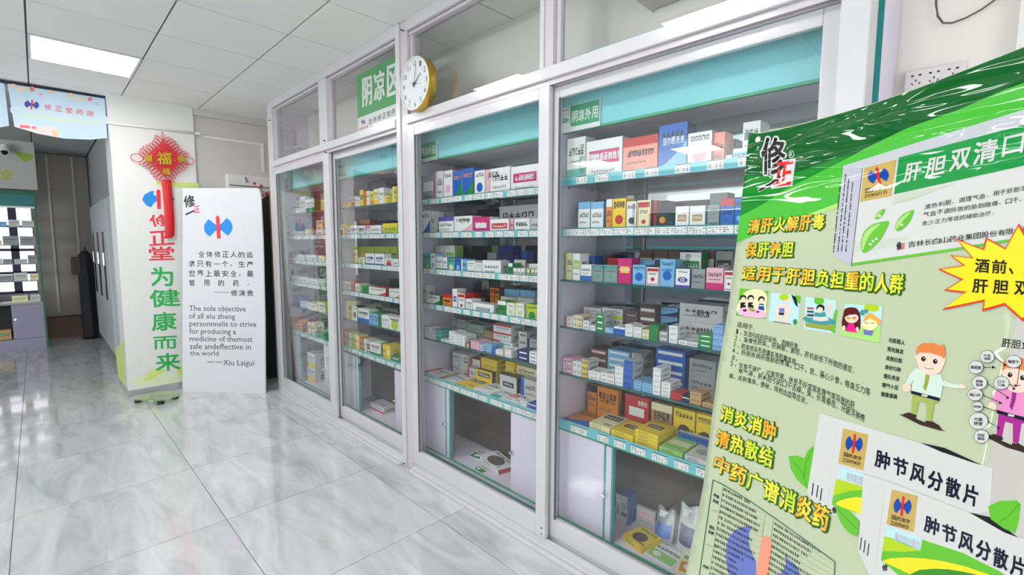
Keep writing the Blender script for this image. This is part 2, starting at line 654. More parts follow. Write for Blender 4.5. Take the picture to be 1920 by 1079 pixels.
prof('post', 0.0, .115, 0, .10, .0, H - .004)
prof('post', 2.30, 2.345, -.004, .10, .0, H - .004)
prof('post', 2.347, 2.418, .006, .10, .0, H - .004, ALU2)
prof('post', 4.62, 4.69, -.01, .10, .0, H - .004)
prof('mullion', 1.165, 1.30, .0, .08, 2.242, 2.73)
MB().box(3.49, 3.512, 0, .08, 2.242, 2.73, ALU).box(3.513, 3.56, .008, .08, 2.242, 2.73, ALU2).obj('mullion', part_)
for a, b in ((.117, 2.298), (2.42, 4.618)):
    prof('header', a, b, .0, .08, 2.732, H - .002)
    prof('header', a, b, .02, .06, 2.71, 2.728, ALU2)
    prof('transom', a, b, -.012, .092, 2.187, 2.24)
    prof('transom', a, b, .006, .012, 2.165, 2.186, ALU2, bevel=0)
    prof('transom', a, b, .038, .044, 2.165, 2.186, ALU2, bevel=0)
    prof('floor_track', a, b, -.012, .085, .0, .028)
    prof('floor_track', a, b, -.035, -.013, .0, .018)
    prof('floor_track', a, b, .012, .022, .028, .05, bevel=0)
    prof('floor_track', a, b, .052, .062, .028, .05, bevel=0)
for a, b in ((.118, 1.163), (1.302, 2.298), (2.42, 3.488), (3.562, 4.618)):
    fr = MB()
    fr.box(a, a + .022, .03, .06, 2.242, 2.728, ALU2).box(b - .022, b, .03, .06, 2.242, 2.728, ALU2)
    fr.obj('glazing_bead', part_)
    MB().box(a + .001, b - .001, .043, .047, 2.241, 2.729, GLASS).obj('glass_pane', part_)
SCREW = mat('screw_dark', (70, 70, 70), .4, metal=.6, var=0)
s_ = MB()
for (x, z) in ((1.27, 2.26), (1.28, 2.17), (.09, 2.62), (2.39, 2.74), (2.33, .02)):
    s_.disc((x, -.016, z), (0, 1, 0), .004, .02, SCREW, 8)
s_.obj('screw', part_)['kind'] = 'stuff'


def door(label, x0, x1, y, stl, srt, flip):
    t = thing('sliding_glass_door', label, 'glass door', ((x0 + x1) / 2, y, .045), group='sliding glass doors of the shelves')
    off = ((x0 + x1) / 2, y, .045)
    z0, z1 = .052, 2.165
    MB(off).box(x0, x0 + stl, y, y + .028, z0, z1, ALU).obj('stile', t, bevel=.004)
    MB(off).box(x1 - srt, x1, y, y + .028, z0, z1, ALU).obj('stile', t, bevel=.004)
    MB(off).box(x0 + stl, x1 - srt, y + .002, y + .026, z1 - .05, z1, ALU).obj('rail', t, bevel=.003)
    MB(off).box(x0 + stl, x1 - srt, y + .002, y + .026, z0, z0 + .095, ALU).obj('rail', t, bevel=.003)
    g = MB(off)
    xs = x0 + stl
    g.box(xs, xs + .008, y - .001, y + .006, z0 + .095, z1 - .05, GREYINK)
    g.obj('rubber_seal', t)
    MB(off).box(x0 + stl - .003, x1 - srt + .003, y + .012, y + .016, z0 + .09, z1 - .045, GLASS).obj('glass_pane', t)
    sc = MB(off)
    xx = x1 - .02 if flip else x0 + .02
    for z in (z0 + .02, z0 + .05):
        sc.disc((xx, y - .002, z), (0, 1, 0), .004, .004, SCREW, 8)
    sc.obj('screw', t)['kind'] = 'stuff'


door('far sliding glass door beside the leaning white board', .118, 1.302, .003, .05, .10, True)
door('sliding glass door under the green hanging sign', 1.262, 2.298, .045, .07, .05, False)
door('sliding glass door directly below the wall clock', 2.42, 3.545, .003, .065, .062, True)
door('sliding glass door partly hidden by the green banner', 3.50, 4.617, .045, .066, .05, False)

# ------------------------------------------------------------------ cabinets
CABX = [(-.13, 1.07), (1.08, 2.28), (2.285, 3.48), (3.487, 4.697)]
CABN = ['far left cabinet', 'second cabinet from the left', 'cabinet below the clock', 'cabinet beside the green banner']
SHZ = [[1.745, 1.503, 1.268, 1.052, .832, .56], [1.745, 1.503, 1.272, 1.045, .832, .57], [1.715, 1.503, 1.272, 1.045, .836, .556], [1.741, 1.505, 1.288, 1.06, .83, .562]]
STRIPS = [[0, 1, 1, 1, 0, 1], [0, 1, 1, 1, 0, 1], [1, 1, 1, 1, 0, 1], [1, 1, 0, 0, 0, 1]]
YF, YB = .15, .44
rnd = random.Random(4)


def top_of(c, s):
    return SHZ[c][s] + (.02 if s == 5 else .009)


tagmesh = {}


def price_tag(wd):
    k = round(wd, 2)
    if k not in tagmesh:
        mb = MB().box(0, wd, -.0012, 0, 0, .03, TAG)
        x = .006
        r = random.Random(int(k * 1000))
        while x < wd - .012:
            for z in (.006, .013, .021):
                if r.random() < .75:
                    l = r.uniform(.004, .011)
                    mb.add([(x, -.0016, z), (x + l, -.0016, z), (x + l, -.0016, z + .003), (x, -.0016, z + .003)], [(0, 1, 2, 3)], GREYINK)
            x += .013
        mb.box(0, wd, -.0016, .0004, .031, .0335, EDGEG)
        tagmesh[k] = mb.mesh('price_tag')
    return tagmesh[k]


for c, (x0, x1) in enumerate(CABX):
    off = (x0, YF, 0)
    t = thing('medicine_cabinet', ['white and teal medicine shelving cabinet at the far left end of the glass', 'white and teal shelving cabinet under the green hanging sign', 'white and teal shelving cabinet seen below the clock', 'white and teal shelving cabinet nearest the green banner'][c], 'cabinet', off, group='medicine cabinets behind the glass')

    def bx(n, a, b, y0, y1, z0, z1, m, parent=t, off=off):
        return box(n, a, b, y0, y1, z0, z1, m, parent, off)
    for a, b in ((x0, x0 + .016), (x1 - .016, x1)):
        MB(off).box(a, b, YF + .0015, YB + .01, 0, 2.32, LILAC).box(a, b, YF, YF + .0015, 0, 2.32, TEALE if b == x1 else TEAL).obj('side_panel', t)
    a, b = x0 + .017, x1 - .017
    bx('top_panel', a, b, YF + .02, YB, 2.3, 2.318, LILAC)
    f = bx('fascia', a, b, YF + .001, YF + .017, 1.995, 2.318, TEAL)
    bx('fascia_edge', a, b, YF - .001, YF + .018, 1.984, 1.9945, GREENE)
    bx('ceiling_panel', a, b, YF + .02, YB, 2.0, 2.012, LILAC)
    bx('mirror_back', a, b, YB, YB + .006, .59, 1.999, MIRROR)
    bx('back_panel', a, b, YB - .01, YB - .002, .095, .555, DARKIN)
    bx('base_panel', a, b, YF + .012, YB - .012, .075, .092, LILAC)
    bx('plinth', a, b, YF, YF + .011, .0, .056, LILAC)
    bx('plinth_edge', a, b, YF - .002, YF + .011, .057, .069, TEALE)
    bx('sill', a, b, YF, YF + .011, .07, .089, LILAC)
    bx('sill_edge', a, b, YF - .001, YF + .011, .0895, .097, GREENE)
    # doors
    d1, d2 = x0 + .315, x0 + .875
    dw = bx('door', a + .001, d1 - .028, YF + .006, YF + .02, .098, .548, LILAC)
    MB().disc((d1 - x0 - .012, -.003, .325), (0, -1, 0), .008, .02, CHROME, 12).disc((d1 - x0 - .012, -.023, .325), (0, -1, 0), .012, .008, CHROME, 12, .008).obj('knob', dw)
    MB(off).box(d1 - .027, d1 - .017, YF - .002, YF + .02, .098, .548, TEALE).box(d1 - .017, d1 + .012, YF, YF + .02, .098, .548, LILAC).box(d1 + .012, d1 + .022, YF - .001, YF + .02, .098, .548, TEALE).obj('door_edge', t)
    dw = bx('door', d2, b - .001, YF + .006, YF + .02, .098, .548, LILAC)
    MB().disc((d2 - x0 + .02, .005, .325), (0, -1, 0), .008, .02, CHROME, 12).disc((d2 - x0 + .02, -.015, .325), (0, -1, 0), .012, .008, CHROME, 12, .008).obj('knob', dw)
    # shelves
    for s in range(6):
        z = SHZ[c][s]
        if s < 5:
            MB(off).box(a, b, YF + .004, YB - .001, z + .001, z + .009, SHELFG).box(a, b, YF + .0, YF + .0035, z + .0005, z + .0095, EDGEG).obj('glass_shelf', t)
            pb = MB(off)
            for xx in (a + .004, b - .004):
                for yy in (YF + .05, YB - .05):
                    pb.disc((xx, yy, z - .007), (0, 0, 1), .004, .007, CHROME, 8)
            pb.obj('shelf_pin', t)['kind'] = 'stuff'
        else:
            bx('counter_board', a, b, YF + .004, YB - .001, z, z + .02, LILAC)
            bx('counter_edge', a, b, YF - .001, YF + .003, z - .008, z + .001, GREENE)
        if STRIPS[c][s]:
            hs = .05 if s == 5 else .042
            st = MB(off).box(a, b, YF - .004, YF - .0015, z, z + hs - .004, STRIP).obj('label_strip', t)
            x = a + .02
            while x < b - .1:
                wd = rnd.choice([.055, .06, .07, .095])
                if s == 0 and c == 3:
                    x += rnd.choice([.05, .07])
                elif c == 3 and s == 1:
                    x += .004
                elif c == 3 and s == 5:
                    x += rnd.choice([.03, .06])
                else:
                    x += rnd.choice([.006, .012, .03])
                if x + wd > b:
                    break
                tg = link('price_tag', price_tag(wd), st, (x - x0, -.0055, z + .003))
                tg.rotation_euler = (0, rnd.uniform(-.02, .02), 0)
                x += wd
    # small green category sign
    p0 = x0 + .008
    sg = thing('shelf_category_sign', ['small green sign on the fascia of the far left cabinet', 'small green sign on the teal fascia under the hanging sign', 'small green sign on the teal fascia below the clock', 'small green sign on the teal fascia nearest the banner'][c], 'sign', (p0, YF - .006, 1.985), group='green category signs on the cabinet tops')
    WP = mat('sign_white', (228, 230, 228), .35, var=.01)
    GP = mat('sign_green', (38, 160, 108), .35, var=.02)
    MB().box(0, .225, -.004, .004, 0, .115, WP).obj('plate', sg)
    A = Art(lambda x, y, l: (x, -.0045 - .0004 * l, y))
    A.crop = 'px'
    A.poly([(.063, .03), (.069, .02), (.222, .02), (.222, .113), (.063, .113)], GP, 1)
    A.ell(.03, .055, .024, .011, GP, 1)
    A.text('OTC', [(.014, .06), (.046, .06), (.014, .05)], WP, 2, .01)
    A.chars('阴凉外用', .07, .088, .218, .088, -.05, WP, 2, .02)
    A.text('吉林修正堂药房', [(.006, .104), (.055, .104), (.006, .098)], INK, 2, 0, 1)
    A.mb.obj('printed_panel', sg)
# ------------------------------------------------------------------ medicine cartons
ORD = ['first', 'second', 'third', 'fourth', 'fifth', 'sixth', 'seventh', 'eighth', 'ninth', 'tenth', 'eleventh', 'twelfth', 'thirteenth', 'fourteenth', 'fifteenth', 'sixteenth',
       'seventeenth', 'eighteenth', 'nineteenth', 'twentieth', '21st', '22nd', '23rd', '24th', '25th', '26th', '27th', '28th', '29th', '30th', '31st', '32nd']
SHN = ['top shelf', 'second shelf', 'third shelf', 'fourth shelf', 'fifth shelf', 'lowest shelf']


def inkrow(mb, F, x0, x1, y, h, n, m, r, lay=.0006):
    """row of small character-like print marks"""
    wd = (x1 - x0) / n
    for i in range(n):
        a = x0 + wd * i + wd * .1
        b = a + wd * .75
        k = r.random()
        if k < .5:
            q = [(a, y, b, y + h * .25), (a, y + h * .4, b, y + h * .6), ((a + b) / 2 - wd * .08, y, (a + b) / 2 + wd * .08, y + h)]
        elif k < .8:
            q = [(a, y, a + wd * .2, y + h), (a + wd * .35, y + h * .7, b, y + h), (a + wd * .35, y, b, y + h * .2), (b - wd * .15, y, b, y + h)]
        else:
            q = [(a, y + h * .75, b, y + h), (a, y, a + wd * .15, y + h), (b - wd * .2, y, b, y + h * .8)]
        for u0, v0, u1, v1 in q:
            mb.add([F(u0, v0, lay), F(u1, v0, lay), F(u1, v1, lay), F(u0, v1, lay)], [(0, 1, 2, 3)], m)


def quad(mb, F, x0, y0, x1, y1, m, lay=.0003):
    mb.add([F(x0, y0, lay), F(x1, y0, lay), F(x1, y1, lay), F(x0, y1, lay)], [(0, 1, 2, 3)], m)


def fan(mb, F, cx, cy, rx, ry, m, lay=.0004, n=16):
    mb.add([F(cx + rx * math.cos(2 * PI * k / n), cy + ry * math.sin(2 * PI * k / n), lay) for k in range(n)], [list(range(n))], m)


def decorate(mb, F, wd, ht, st, acc, txt, r):
    """F maps (0..1, 0..1, lift) of a face to a point"""
    A = card(acc)
    small = ht < .03
    if st == 0:
        if ht > .02:
            inkrow(mb, F, .12, .88, .55, .16, 5, INK, r)
            inkrow(mb, F, .12, .7, .3, .08, 8, GREYINK, r)
        else:
            inkrow(mb, F, .15, .8, .3, .35, 4, GREYINK, r)
    elif st == 1:
        quad(mb, F, 0, .78, 1, 1, A)
        inkrow(mb, F, .12, .88, .52, .14, 5, INK, r)
        inkrow(mb, F, .12, .7, .34, .06, 9, GREYINK, r)
    elif st == 2:
        quad(mb, F, 0, 0, 1, .32, A)
        inkrow(mb, F, .1, .9, .62, .16, 5, INK, r)
        inkrow(mb, F, .15, .8, .45, .06, 9, GREYINK, r)
    elif st == 3:
        quad(mb, F, 0, 0, .22, 1, A)
        inkrow(mb, F, .3, .92, .55, .2, 4, INK, r)
        inkrow(mb, F, .3, .85, .3, .08, 7, GREYINK, r)
    elif st == 4:
        quad(mb, F, .08, .42, .92, .75, A)
        inkrow(mb, F, .14, .86, .5, .16, 6, card('W'), r)
        inkrow(mb, F, .14, .8, .2, .07, 9, GREYINK, r)
    elif st == 5:
        n = 8
        low = [(k / n, .15 + .5 * (k / n) ** 1.6) for k in range(n + 1)]
        for (a, b), (c_, d) in zip(low, low[1:]):
            mb.add([F(a, 0, .0003), F(c_, 0, .0003), F(c_, d, .0003), F(a, b, .0003)], [(0, 1, 2, 3)], A)
        inkrow(mb, F, .1, .9, .74, .13, 5, INK, r)
    elif st == 6:
        fan(mb, F, .5, .4, .3, .3 * min(1.25, wd / ht), A)
        inkrow(mb, F, .1, .9, .78, .13, 5, INK, r)
    elif st == 7:
        quad(mb, F, .08, .2, .42, .8, card('W'), .0003)
        for k in range(6):
            quad(mb, F, .11 + k * .05, .28, .11 + k * .05 + r.uniform(.012, .03), .72, INK, .0006)
        quad(mb, F, .5, .3, .92, .42, A)
        inkrow(mb, F, .5, .92, .55, .2, 4, GREYINK, r)
    elif st == 8:
        quad(mb, F, .18, .42, .82, .68, A)
        inkrow(mb, F, .25, .75, .5, .1, 4, card('W'), r)
    elif st == 9:     # V shapes
        L = [(0, 1), (.08, 1), (.5, .18), (.92, 1), (1, 1), (.5, .03)]
        mb.add([F(x, y, .0003) for x, y in L], [(0, 1, 2, 5), (5, 2, 3, 4)], A)
        inkrow(mb, F, .25, .75, .78, .1, 4, GREYINK, r)
        fan(mb, F, .5, .5, .1, .12, card('L'))
    elif st == 10:    # framed print, drop
        for q in ((.06, .06, .94, .1), (.06, .9, .94, .94), (.06, .06, .1, .94), (.9, .06, .94, .94)):
            quad(mb, F, *q, A)
        quad(mb, F, .06, .78, .94, .92, A)
        inkrow(mb, F, .2, .8, .6, .1, 5, INK, r)
        fan(mb, F, .5, .35, .16, .14 * min(1.4, wd / ht), A)
    elif st == 11:    # eye / oval emblem
        fan(mb, F, .5, .42, .36, .15, A)
        fan(mb, F, .5, .42, .14, .1, card('W'), .0007)
        fan(mb, F, .5, .42, .07, .06, INK, .001)
        inkrow(mb, F, .15, .85, .8, .09, 6, GREYINK, r)
        quad(mb, F, 0, 0, 1, .14, A)
    elif st == 12:    # leaf stripes
        quad(mb, F, 0, 0, 1, .14, card('G'))
        quad(mb, F, 0, .14, 1, .2, A)
        inkrow(mb, F, .1, .9, .6, .2, 4, INK, r)
    elif st == 13:    # two rows of bold ink on a label
        quad(mb, F, .12, .56, .88, .86, INK)
        inkrow(mb, F, .17, .83, .62, .18, 4, card('W'), r, .0008)
        inkrow(mb, F, .55, .9, .12, .1, 4, INK, r)
    if txt:
        words, x0, y0, x1, y1, ck = txt
        vert = (y1 - y0) * ht > (x1 - x0) * wd * 1.3
        n = len(words)
        for i, ch in enumerate(words):
            if vert:
                a0, a1 = x0, x1
                b1 = y1 - (y1 - y0) * (i + .05) / n; b0 = y1 - (y1 - y0) * (i + .92) / n
            else:
                a0 = x0 + (x1 - x0) * (i + .05) / n; a1 = x0 + (x1 - x0) * (i + .93) / n
                b0, b1 = y0, y1
            if ch == ' ':
                continue
            vs, fs, _ = text_geo(ch, .012, 1)
            mb.add([F(a0 + (a1 - a0) * x, b0 + (b1 - b0) * y, .001) for x, y in vs], fs, card(ck) if ck != 'K' else INK)


QUEUE = []


def carton(*a, **k):
    QUEUE.append((a, k))


def px_of(p):
    v = Vector(p) - CAM
    z = v.dot(CF)
    return (960 + FPX * v.dot(CR) / z, 539.5 - FPX * v.dot(CU) / z)


def show_size(loc, wd, dp, ht, *a, **k):
    x, y, z = loc
    rz = k.get('rz', a[7] if len(a) > 7 else 0)
    if abs(rz) > 1:
        return 1.0
    p = [px_of(q) for q in ((x - wd / 2, y, z), (x + wd / 2, y, z), (x + wd / 2, y, z + ht), (x - wd / 2, y, z + ht), (x - wd / 2, y + dp, z + ht))]
    s = abs((p[2][0] - p[0][0]) * (p[3][1] - p[1][1]) - (p[3][0] - p[1][0]) * (p[2][1] - p[0][1])) / 2
    if z + ht < CAM.z:
        s += abs(p[2][0] - p[3][0]) * abs(p[4][1] - p[3][1])
    if p[0][0] > 1390:
        s *= .1
    return s * (.45 if 'rear' in a[5] else 1)


def flush_cartons(keep=300):
    q = sorted(QUEUE, key=lambda t: -show_size(*t[0], **t[1]))
    for a, k in q[:keep]:
        make_carton(*a, **k)
    rest = MB()
    for a, k in q[keep:]:
        make_carton(*a, **k, into=rest)
    o = rest.obj('small_medicine_cartons')
    tag(o, 'mass of the smallest and rearmost medicine cartons filling the gaps on all shelves', 'cartons')
    o['kind'] = 'stuff'


def make_carton(loc, wd, dp, ht, front, side, st, acc, txt, label, group, rz=0, flat=False, seed=0, name='medicine_carton', into=None):
    r = random.Random(seed)
    mb = MB()
    a, b = -wd / 2, wd / 2
    F, S = card(front), card(side)
    mb.add([(a, 0, 0), (b, 0, 0), (b, 0, ht), (a, 0, ht)], [(0, 1, 2, 3)], F)
    mb.add([(a, 0, 0), (a, 0, ht), (a, dp, ht), (a, dp, 0), (b, 0, 0), (b, dp, 0), (b, dp, ht), (b, 0, ht), ], [(0, 1, 2, 3), (4, 5, 6, 7)], S)
    mb.add([(a, dp, 0), (a, dp, ht), (b, dp, ht), (b, dp, 0)], [(0, 1, 2, 3)], F)
    mb.add([(a, 0, 0), (a, dp, 0), (b, dp, 0), (b, 0, 0)], [(0, 1, 2, 3)], F)
    mb.add([(a, 0, ht), (b, 0, ht), (b, dp, ht), (a, dp, ht)], [(0, 1, 2, 3)], F if flat else S)
    # tuck-flap seams
    mb.add([(b - .0008, .0, .0), (b + .0004, 0, 0), (b + .0004, 0, ht), (b - .0008, 0, ht)], [(0, 1, 2, 3)], GREYINK)
    if flat:
        decorate(mb, lambda x, y, l: (a + wd * x, dp * y, ht + l), wd, dp, st, acc, txt, r)
        inkrow(mb, lambda x, y, l: (a + wd * x, -l, ht * y), .15, .6, .3, .4, 5, GREYINK, r)
        # glue seams: the flap line along the front edge
        mb.add([(a, -.0004, ht * .9), (b, -.0004, ht * .9), (b, -.0004, ht * .93), (a, -.0004, ht * .93)], [(0, 1, 2, 3)], GREYINK)
    else:
        decorate(mb, lambda x, y, l: (a + wd * x, -l, ht * y), wd, ht, st, acc, txt, r)
        if ht > .05:
            inkrow(mb, lambda x, y, l: (b + l, dp * x, ht * y), .25, .75, .2, .5, 2, GREYINK, r)
            inkrow(mb, lambda x, y, l: (a - l, dp * (1 - x), ht * y), .25, .75, .2, .5, 2, GREYINK, r)
        else:
            inkrow(mb, lambda x, y, l: (b + l, dp * x, ht * y), .2, .8, .3, .45, 6, GREYINK, r)
            inkrow(mb, lambda x, y, l: (a + wd * x, dp * y, ht + l), .2, .8, .3, .2, 3, GREYINK, r)
    if into is not None:
        R = Matrix.Rotation(rz, 3, 'Z')
        b = len(into.v)
        into.v += [R @ v + Vector(loc) for v in mb.v]
        ix = [into.mi(m) for m in mb.mats]
        into.f += [[i + b for i in f] for f in mb.f]
        into.m += [ix[k] for k in mb.m]
        return
    o = mb.obj(name, None, loc)
    o.rotation_euler = (0, 0, rz)
    return tag(o, label, 'carton', group)


STW = {0: 'plain printed', 1: 'banded top', 2: 'banded foot', 3: 'side-striped', 4: 'centre-banner', 5: 'swoosh', 6: 'round-emblem', 7: 'barcoded', 8: 'small-plaque', 9: 'V-pattern', 10: 'framed', 11: 'eye-emblem', 12: 'green-footed', 13: 'black-plaque'}
NC = [0]


def shelf_row(cab, sh, rows, dpt=.075):
    """rows: (crop, xl, xr, ytop, n, front, accent, style, setback_cm, flat, text, side)"""
    z0 = top_of(cab, sh)
    front = [q for q in rows if (q[8] if len(q) > 8 else 0) < 5]
    rows = sorted(rows, key=lambda q: cp(q[0], q[1], 0)[0])
    cnt = {'f': 0, 'b': 0}
    last = {}
    for q in rows:
        q = list(q) + [None] * (13 - len(q))
        crop, xl, xr, yt, n, fc, ac, st, sb, flat, txt, side, rz = q
        sb = sb or 0
        y = YF + .012 + (sb / 100 if sb < 5 else .03 + sb * .0068)
        u0, v0 = cp(crop, xl, yt)
        u1, _ = cp(crop, xr, yt)
        A = hit(u0, v0, 1, y)
        B = hit(u1, v0, 1, y)
        x0, x1 = A.x, B.x
        c0, c1 = CABX[cab]
        x0 = max(x0, c0 + .02); x1 = min(x1, c1 - .02)
        key = round(sb / 5)
        if key in last and x0 < last[key] + .001:
            x0 = last[key] + .001
        if x1 - x0 < .008:
            continue
        last[key] = x1
        H_ = A.z - z0
        lim = (SHZ[cab][sh - 1] if sh else 1.98) - z0 - .012
        H_ = max(.012, min(H_, lim))
        h = H_ / n
        dp = flat if flat else (dpt if n == 1 else .115)
        if sb < 5 and not flat:
            dp = min(dp, .078 if sh in (0, 1, 2, 3) else .09)
        if y + dp > YB - .006:
            dp = YB - .006 - y
        row = 'f' if sb < 5 else 'b'
        k = ORD[min(cnt[row], 31)]
        cnt[row] += 1
        for m in range(n):
            NC[0] += 1
            face = WORD[fc] + (' and ' + WORD[ac] if ac != fc and st else '')
            kind = STW[st].replace('banded top', 'top-banded').replace('banded foot', 'foot-banded')
            if n > 1:
                pos = 'topmost' if m == n - 1 else 'bottom' if m == 0 else ORD[m] + ' up'
                place = f"{pos} in {k} {'stack' if row == 'f' else 'rear stack'}"
            else:
                place = f"{k} {'from left' if row == 'f' else 'from left in rear row'}"
            cabn = ['far left cabinet', 'second cabinet', 'cabinet below clock', 'cabinet beside banner'][cab]
            lab = f"{face} {'flat-lying' if flat else ''} carton, {place}, {SHN[sh]}, {cabn}".replace('  ', ' ')
            carton(((x0 + x1) / 2, y, z0 + h * m + .0006), x1 - x0 - .0014, dp - .001, h - .0006, fc, side or (fc if st in (0, 7) or n > 1 else ac if (st + int(xl)) % 3 == 0 else fc), st, ac,
                   txt if (m == n - 1 or not flat) else None, lab, f'medicine cartons on the {SHN[sh]} of the {cabn}', rz or (rnd.uniform(-.03, .03) if (n > 1 and dp < .1 and m > 0) else 0), bool(flat), NC[0])


# cabinet beside the banner
shelf_row(3, 0, [
    ('4a', 130, 264, 315, 1, 'W', 'T', 2, 0, None, ('洁尔阴洗液', .68, .2, .95, .85, 'G'), 'w'),
    ('4a', 268, 530, 335, 1, 'W', 'M', 4, 0, None, ('甲硝唑氯己定洗剂', .05, .5, .97, .68, 'W'), 'w'),
    ('4a', 535, 785, 315, 1, 'S', 'R', 1, 0, None, ('甲硝唑氯己定洗剂', .2, .55, .92, .68, 'K')),
    ('4a', 795, 1000, 220, 1, 'B', 'b', 5, 0, None, ('活尔眼洗液', .14, .58, .92, .74, 'W'), 'N'),
    ('4a', 1003, 1178, 275, 1, 'W', 'P', 6, 0, None, None, 'S'),
    ('4a', 1182, 1272, 270, 1, 'S', 'P', 0, 1.5, None, None, 'S'),
    ('4a', 1275, 1350, 320, 1, 'K', 'A', 0, 12), ('4a', 1400, 1530, 195, 1, 'W', 'L', 2, 8, None, ('消糜栓', .1, .6, .9, .85, 'K')),
    ('4a', 1275, 1322, 430, 1, 'W', 'P', 2, 0), ('4a', 1325, 1450, 385, 1, 'b', 'W', 1, 0, None, ('皮肤宁', .1, .3, .9, .6, 'W'))], .1)
shelf_row(3, 1, [
    ('4a', 210, 297, 770, 1, 'W', 'b', 1, 0), ('4a', 302, 393, 768, 1, 'W', 'b', 1, 0), ('4a', 412, 456, 748, 1, 'O', 'W', 1, 0), ('4a', 458, 556, 745, 1, 'Y', 'R', 6, 0, None, ('益母草膏', .08, .72, .92, .92, 'K')),
    ('4a', 560, 632, 765, 1, 'W', 'D', 6, 0, None, ('鹿茸口服液', .62, .25, .85, .95, 'K')), ('4a', 636, 735, 757, 1, 'y', 'R', 10, 0, None, None, 'D'), ('4a', 738, 780, 757, 1, 'R', 'D', 0, 2), ('4a', 783, 858, 760, 1, 'K', 'O', 6, 0),
    ('4a', 862, 908, 770, 1, 'K', 'D', 0, 0), ('4a', 912, 1013, 800, 1, 'W', 'C', 8, 0), ('4a', 1016, 1130, 797, 1, 'W', 'C', 8, 0), ('4a', 920, 1150, 762, 1, 'D', 'K', 0, 14),
    ('4a', 1160, 1290, 705, 1, 'T', 'A', 1, 14), ('4a', 1145, 1232, 790, 2, 'A', 'T', 0, 0), ('4a', 1238, 1340, 745, 1, 'B', 'R', 1, 0, None, None, 'N'), ('4a', 1342, 1420, 740, 1, 'B', 'b', 6, 0), ('4a', 330, 400, 755, 1, 'K', 'D', 0, 14)])
shelf_row(3, 2, [
    ('4b', 135, 196, 155, 1, 'y', 'g', 3, 0), ('4b', 198, 262, 160, 1, 'W', 'g', 4, 0), ('4b', 285, 385, 180, 1, 'B', 'b', 2, 10), ('4b', 264, 357, 252, 1, 'W', 'B', 2, 0), ('4b', 362, 458, 255, 1, 'A', 'T', 10, 0),
    ('4b', 461, 576, 258, 1, 'A', 'T', 10, 0), ('4b', 490, 590, 200, 1, 'R', 'Y', 6, 11), ('4b', 581, 697, 200, 1, 'M', 'Y', 8, 0, None, ('萘敏维滴眼液', .1, .5, .9, .62, 'W')), ('4b', 703, 814, 255, 1, 'b', 'B', 6, 0), ('4b', 728, 890, 212, 1, 'B', 'b', 1, 11),
    ('4b', 818, 930, 275, 1, 'W', 'R', 10, 0), ('4b', 934, 1062, 208, 1, 'b', 'B', 6, 0, None, ('珍珠明目', .15, .55, .85, .66, 'B')), ('4b', 1100, 1285, 150, 1, 'W', 'G', 4, 10, None, ('四味珍层冰硼', .3, .1, .5, .95, 'K')), ('4b', 1066, 1188, 288, 1, 'W', 'V', 11, 0),
    ('4b', 1192, 1318, 290, 1, 'A', 'w', 0, 1), ('4b', 1325, 1472, 280, 1, 'P', 'M', 2, 0), ('4b', 1476, 1560, 305, 1, 'W', 'R', 10, 0),
    ('4b', 760, 875, 130, 1, 'D', 'w', 4, 22), ('4b', 880, 1000, 130, 1, 'D', 'w', 4, 22), ('4b', 1005, 1095, 135, 1, 'D', 'w', 4, 22), ('4b', 1290, 1400, 130, 1, 'D', 'w', 4, 22), ('4b', 1405, 1550, 140, 1, 'A', 'K', 4, 22)], .07)
shelf_row(3, 3, [
    ('4b', 130, 197, 690, 2, 'W', 'R', 3, 0), ('4b', 200, 278, 680, 2, 'y', 'K', 7, 0), ('4b', 281, 337, 725, 2, 'W', 'b', 0, 0), ('4b', 340, 390, 765, 1, 'W', 'A', 0, 0), ('4b', 392, 462, 665, 3, 'G', 'W', 8, 0, None, None, 'w'),
    ('4b', 470, 540, 782, 1, 'b', 'W', 7, 0), ('4b', 545, 638, 775, 1, 'B', 'W', 1, 0), ('4b', 640, 706, 755, 2, 'W', 'A', 0, 0), ('4b', 708, 780, 778, 2, 'W', 'A', 0, 0), ('4b', 783, 842, 802, 2, 'y', 'W', 0, 0),
    ('4b', 845, 920, 760, 3, 'G', 'g', 0, 0), ('4b', 925, 1003, 812, 2, 'A', 'W', 8, 0), ('4b', 1010, 1085, 768, 3, 'W', 'A', 0, 0), ('4b', 1088, 1168, 890, 1, 'W', 'A', 0, 0), ('4b', 1170, 1254, 905, 1, 'W', 'N', 7, 0),
    ('4b', 1258, 1376, 835, 3, 'G', 'W', 8, 0), ('4b', 1380, 1470, 762, 4, 'b', 'B', 4, 0),
    ('4b', 290, 440, 610, 2, 'w', 'A', 0, 13), ('4b', 445, 620, 615, 2, 'w', 'L', 2, 13), ('4b', 640, 750, 640, 2, 'D', 'K', 4, 13), ('4b', 760, 900, 600, 3, 'D', 'w', 4, 13), ('4b', 905, 1085, 610, 3, 'b', 'N', 5, 20), ('4b', 1100, 1470, 575, 2, 'w', 'B', 0, 15, None, ('丁硼乳膏', .3, .35, .72, .65, 'K'))])
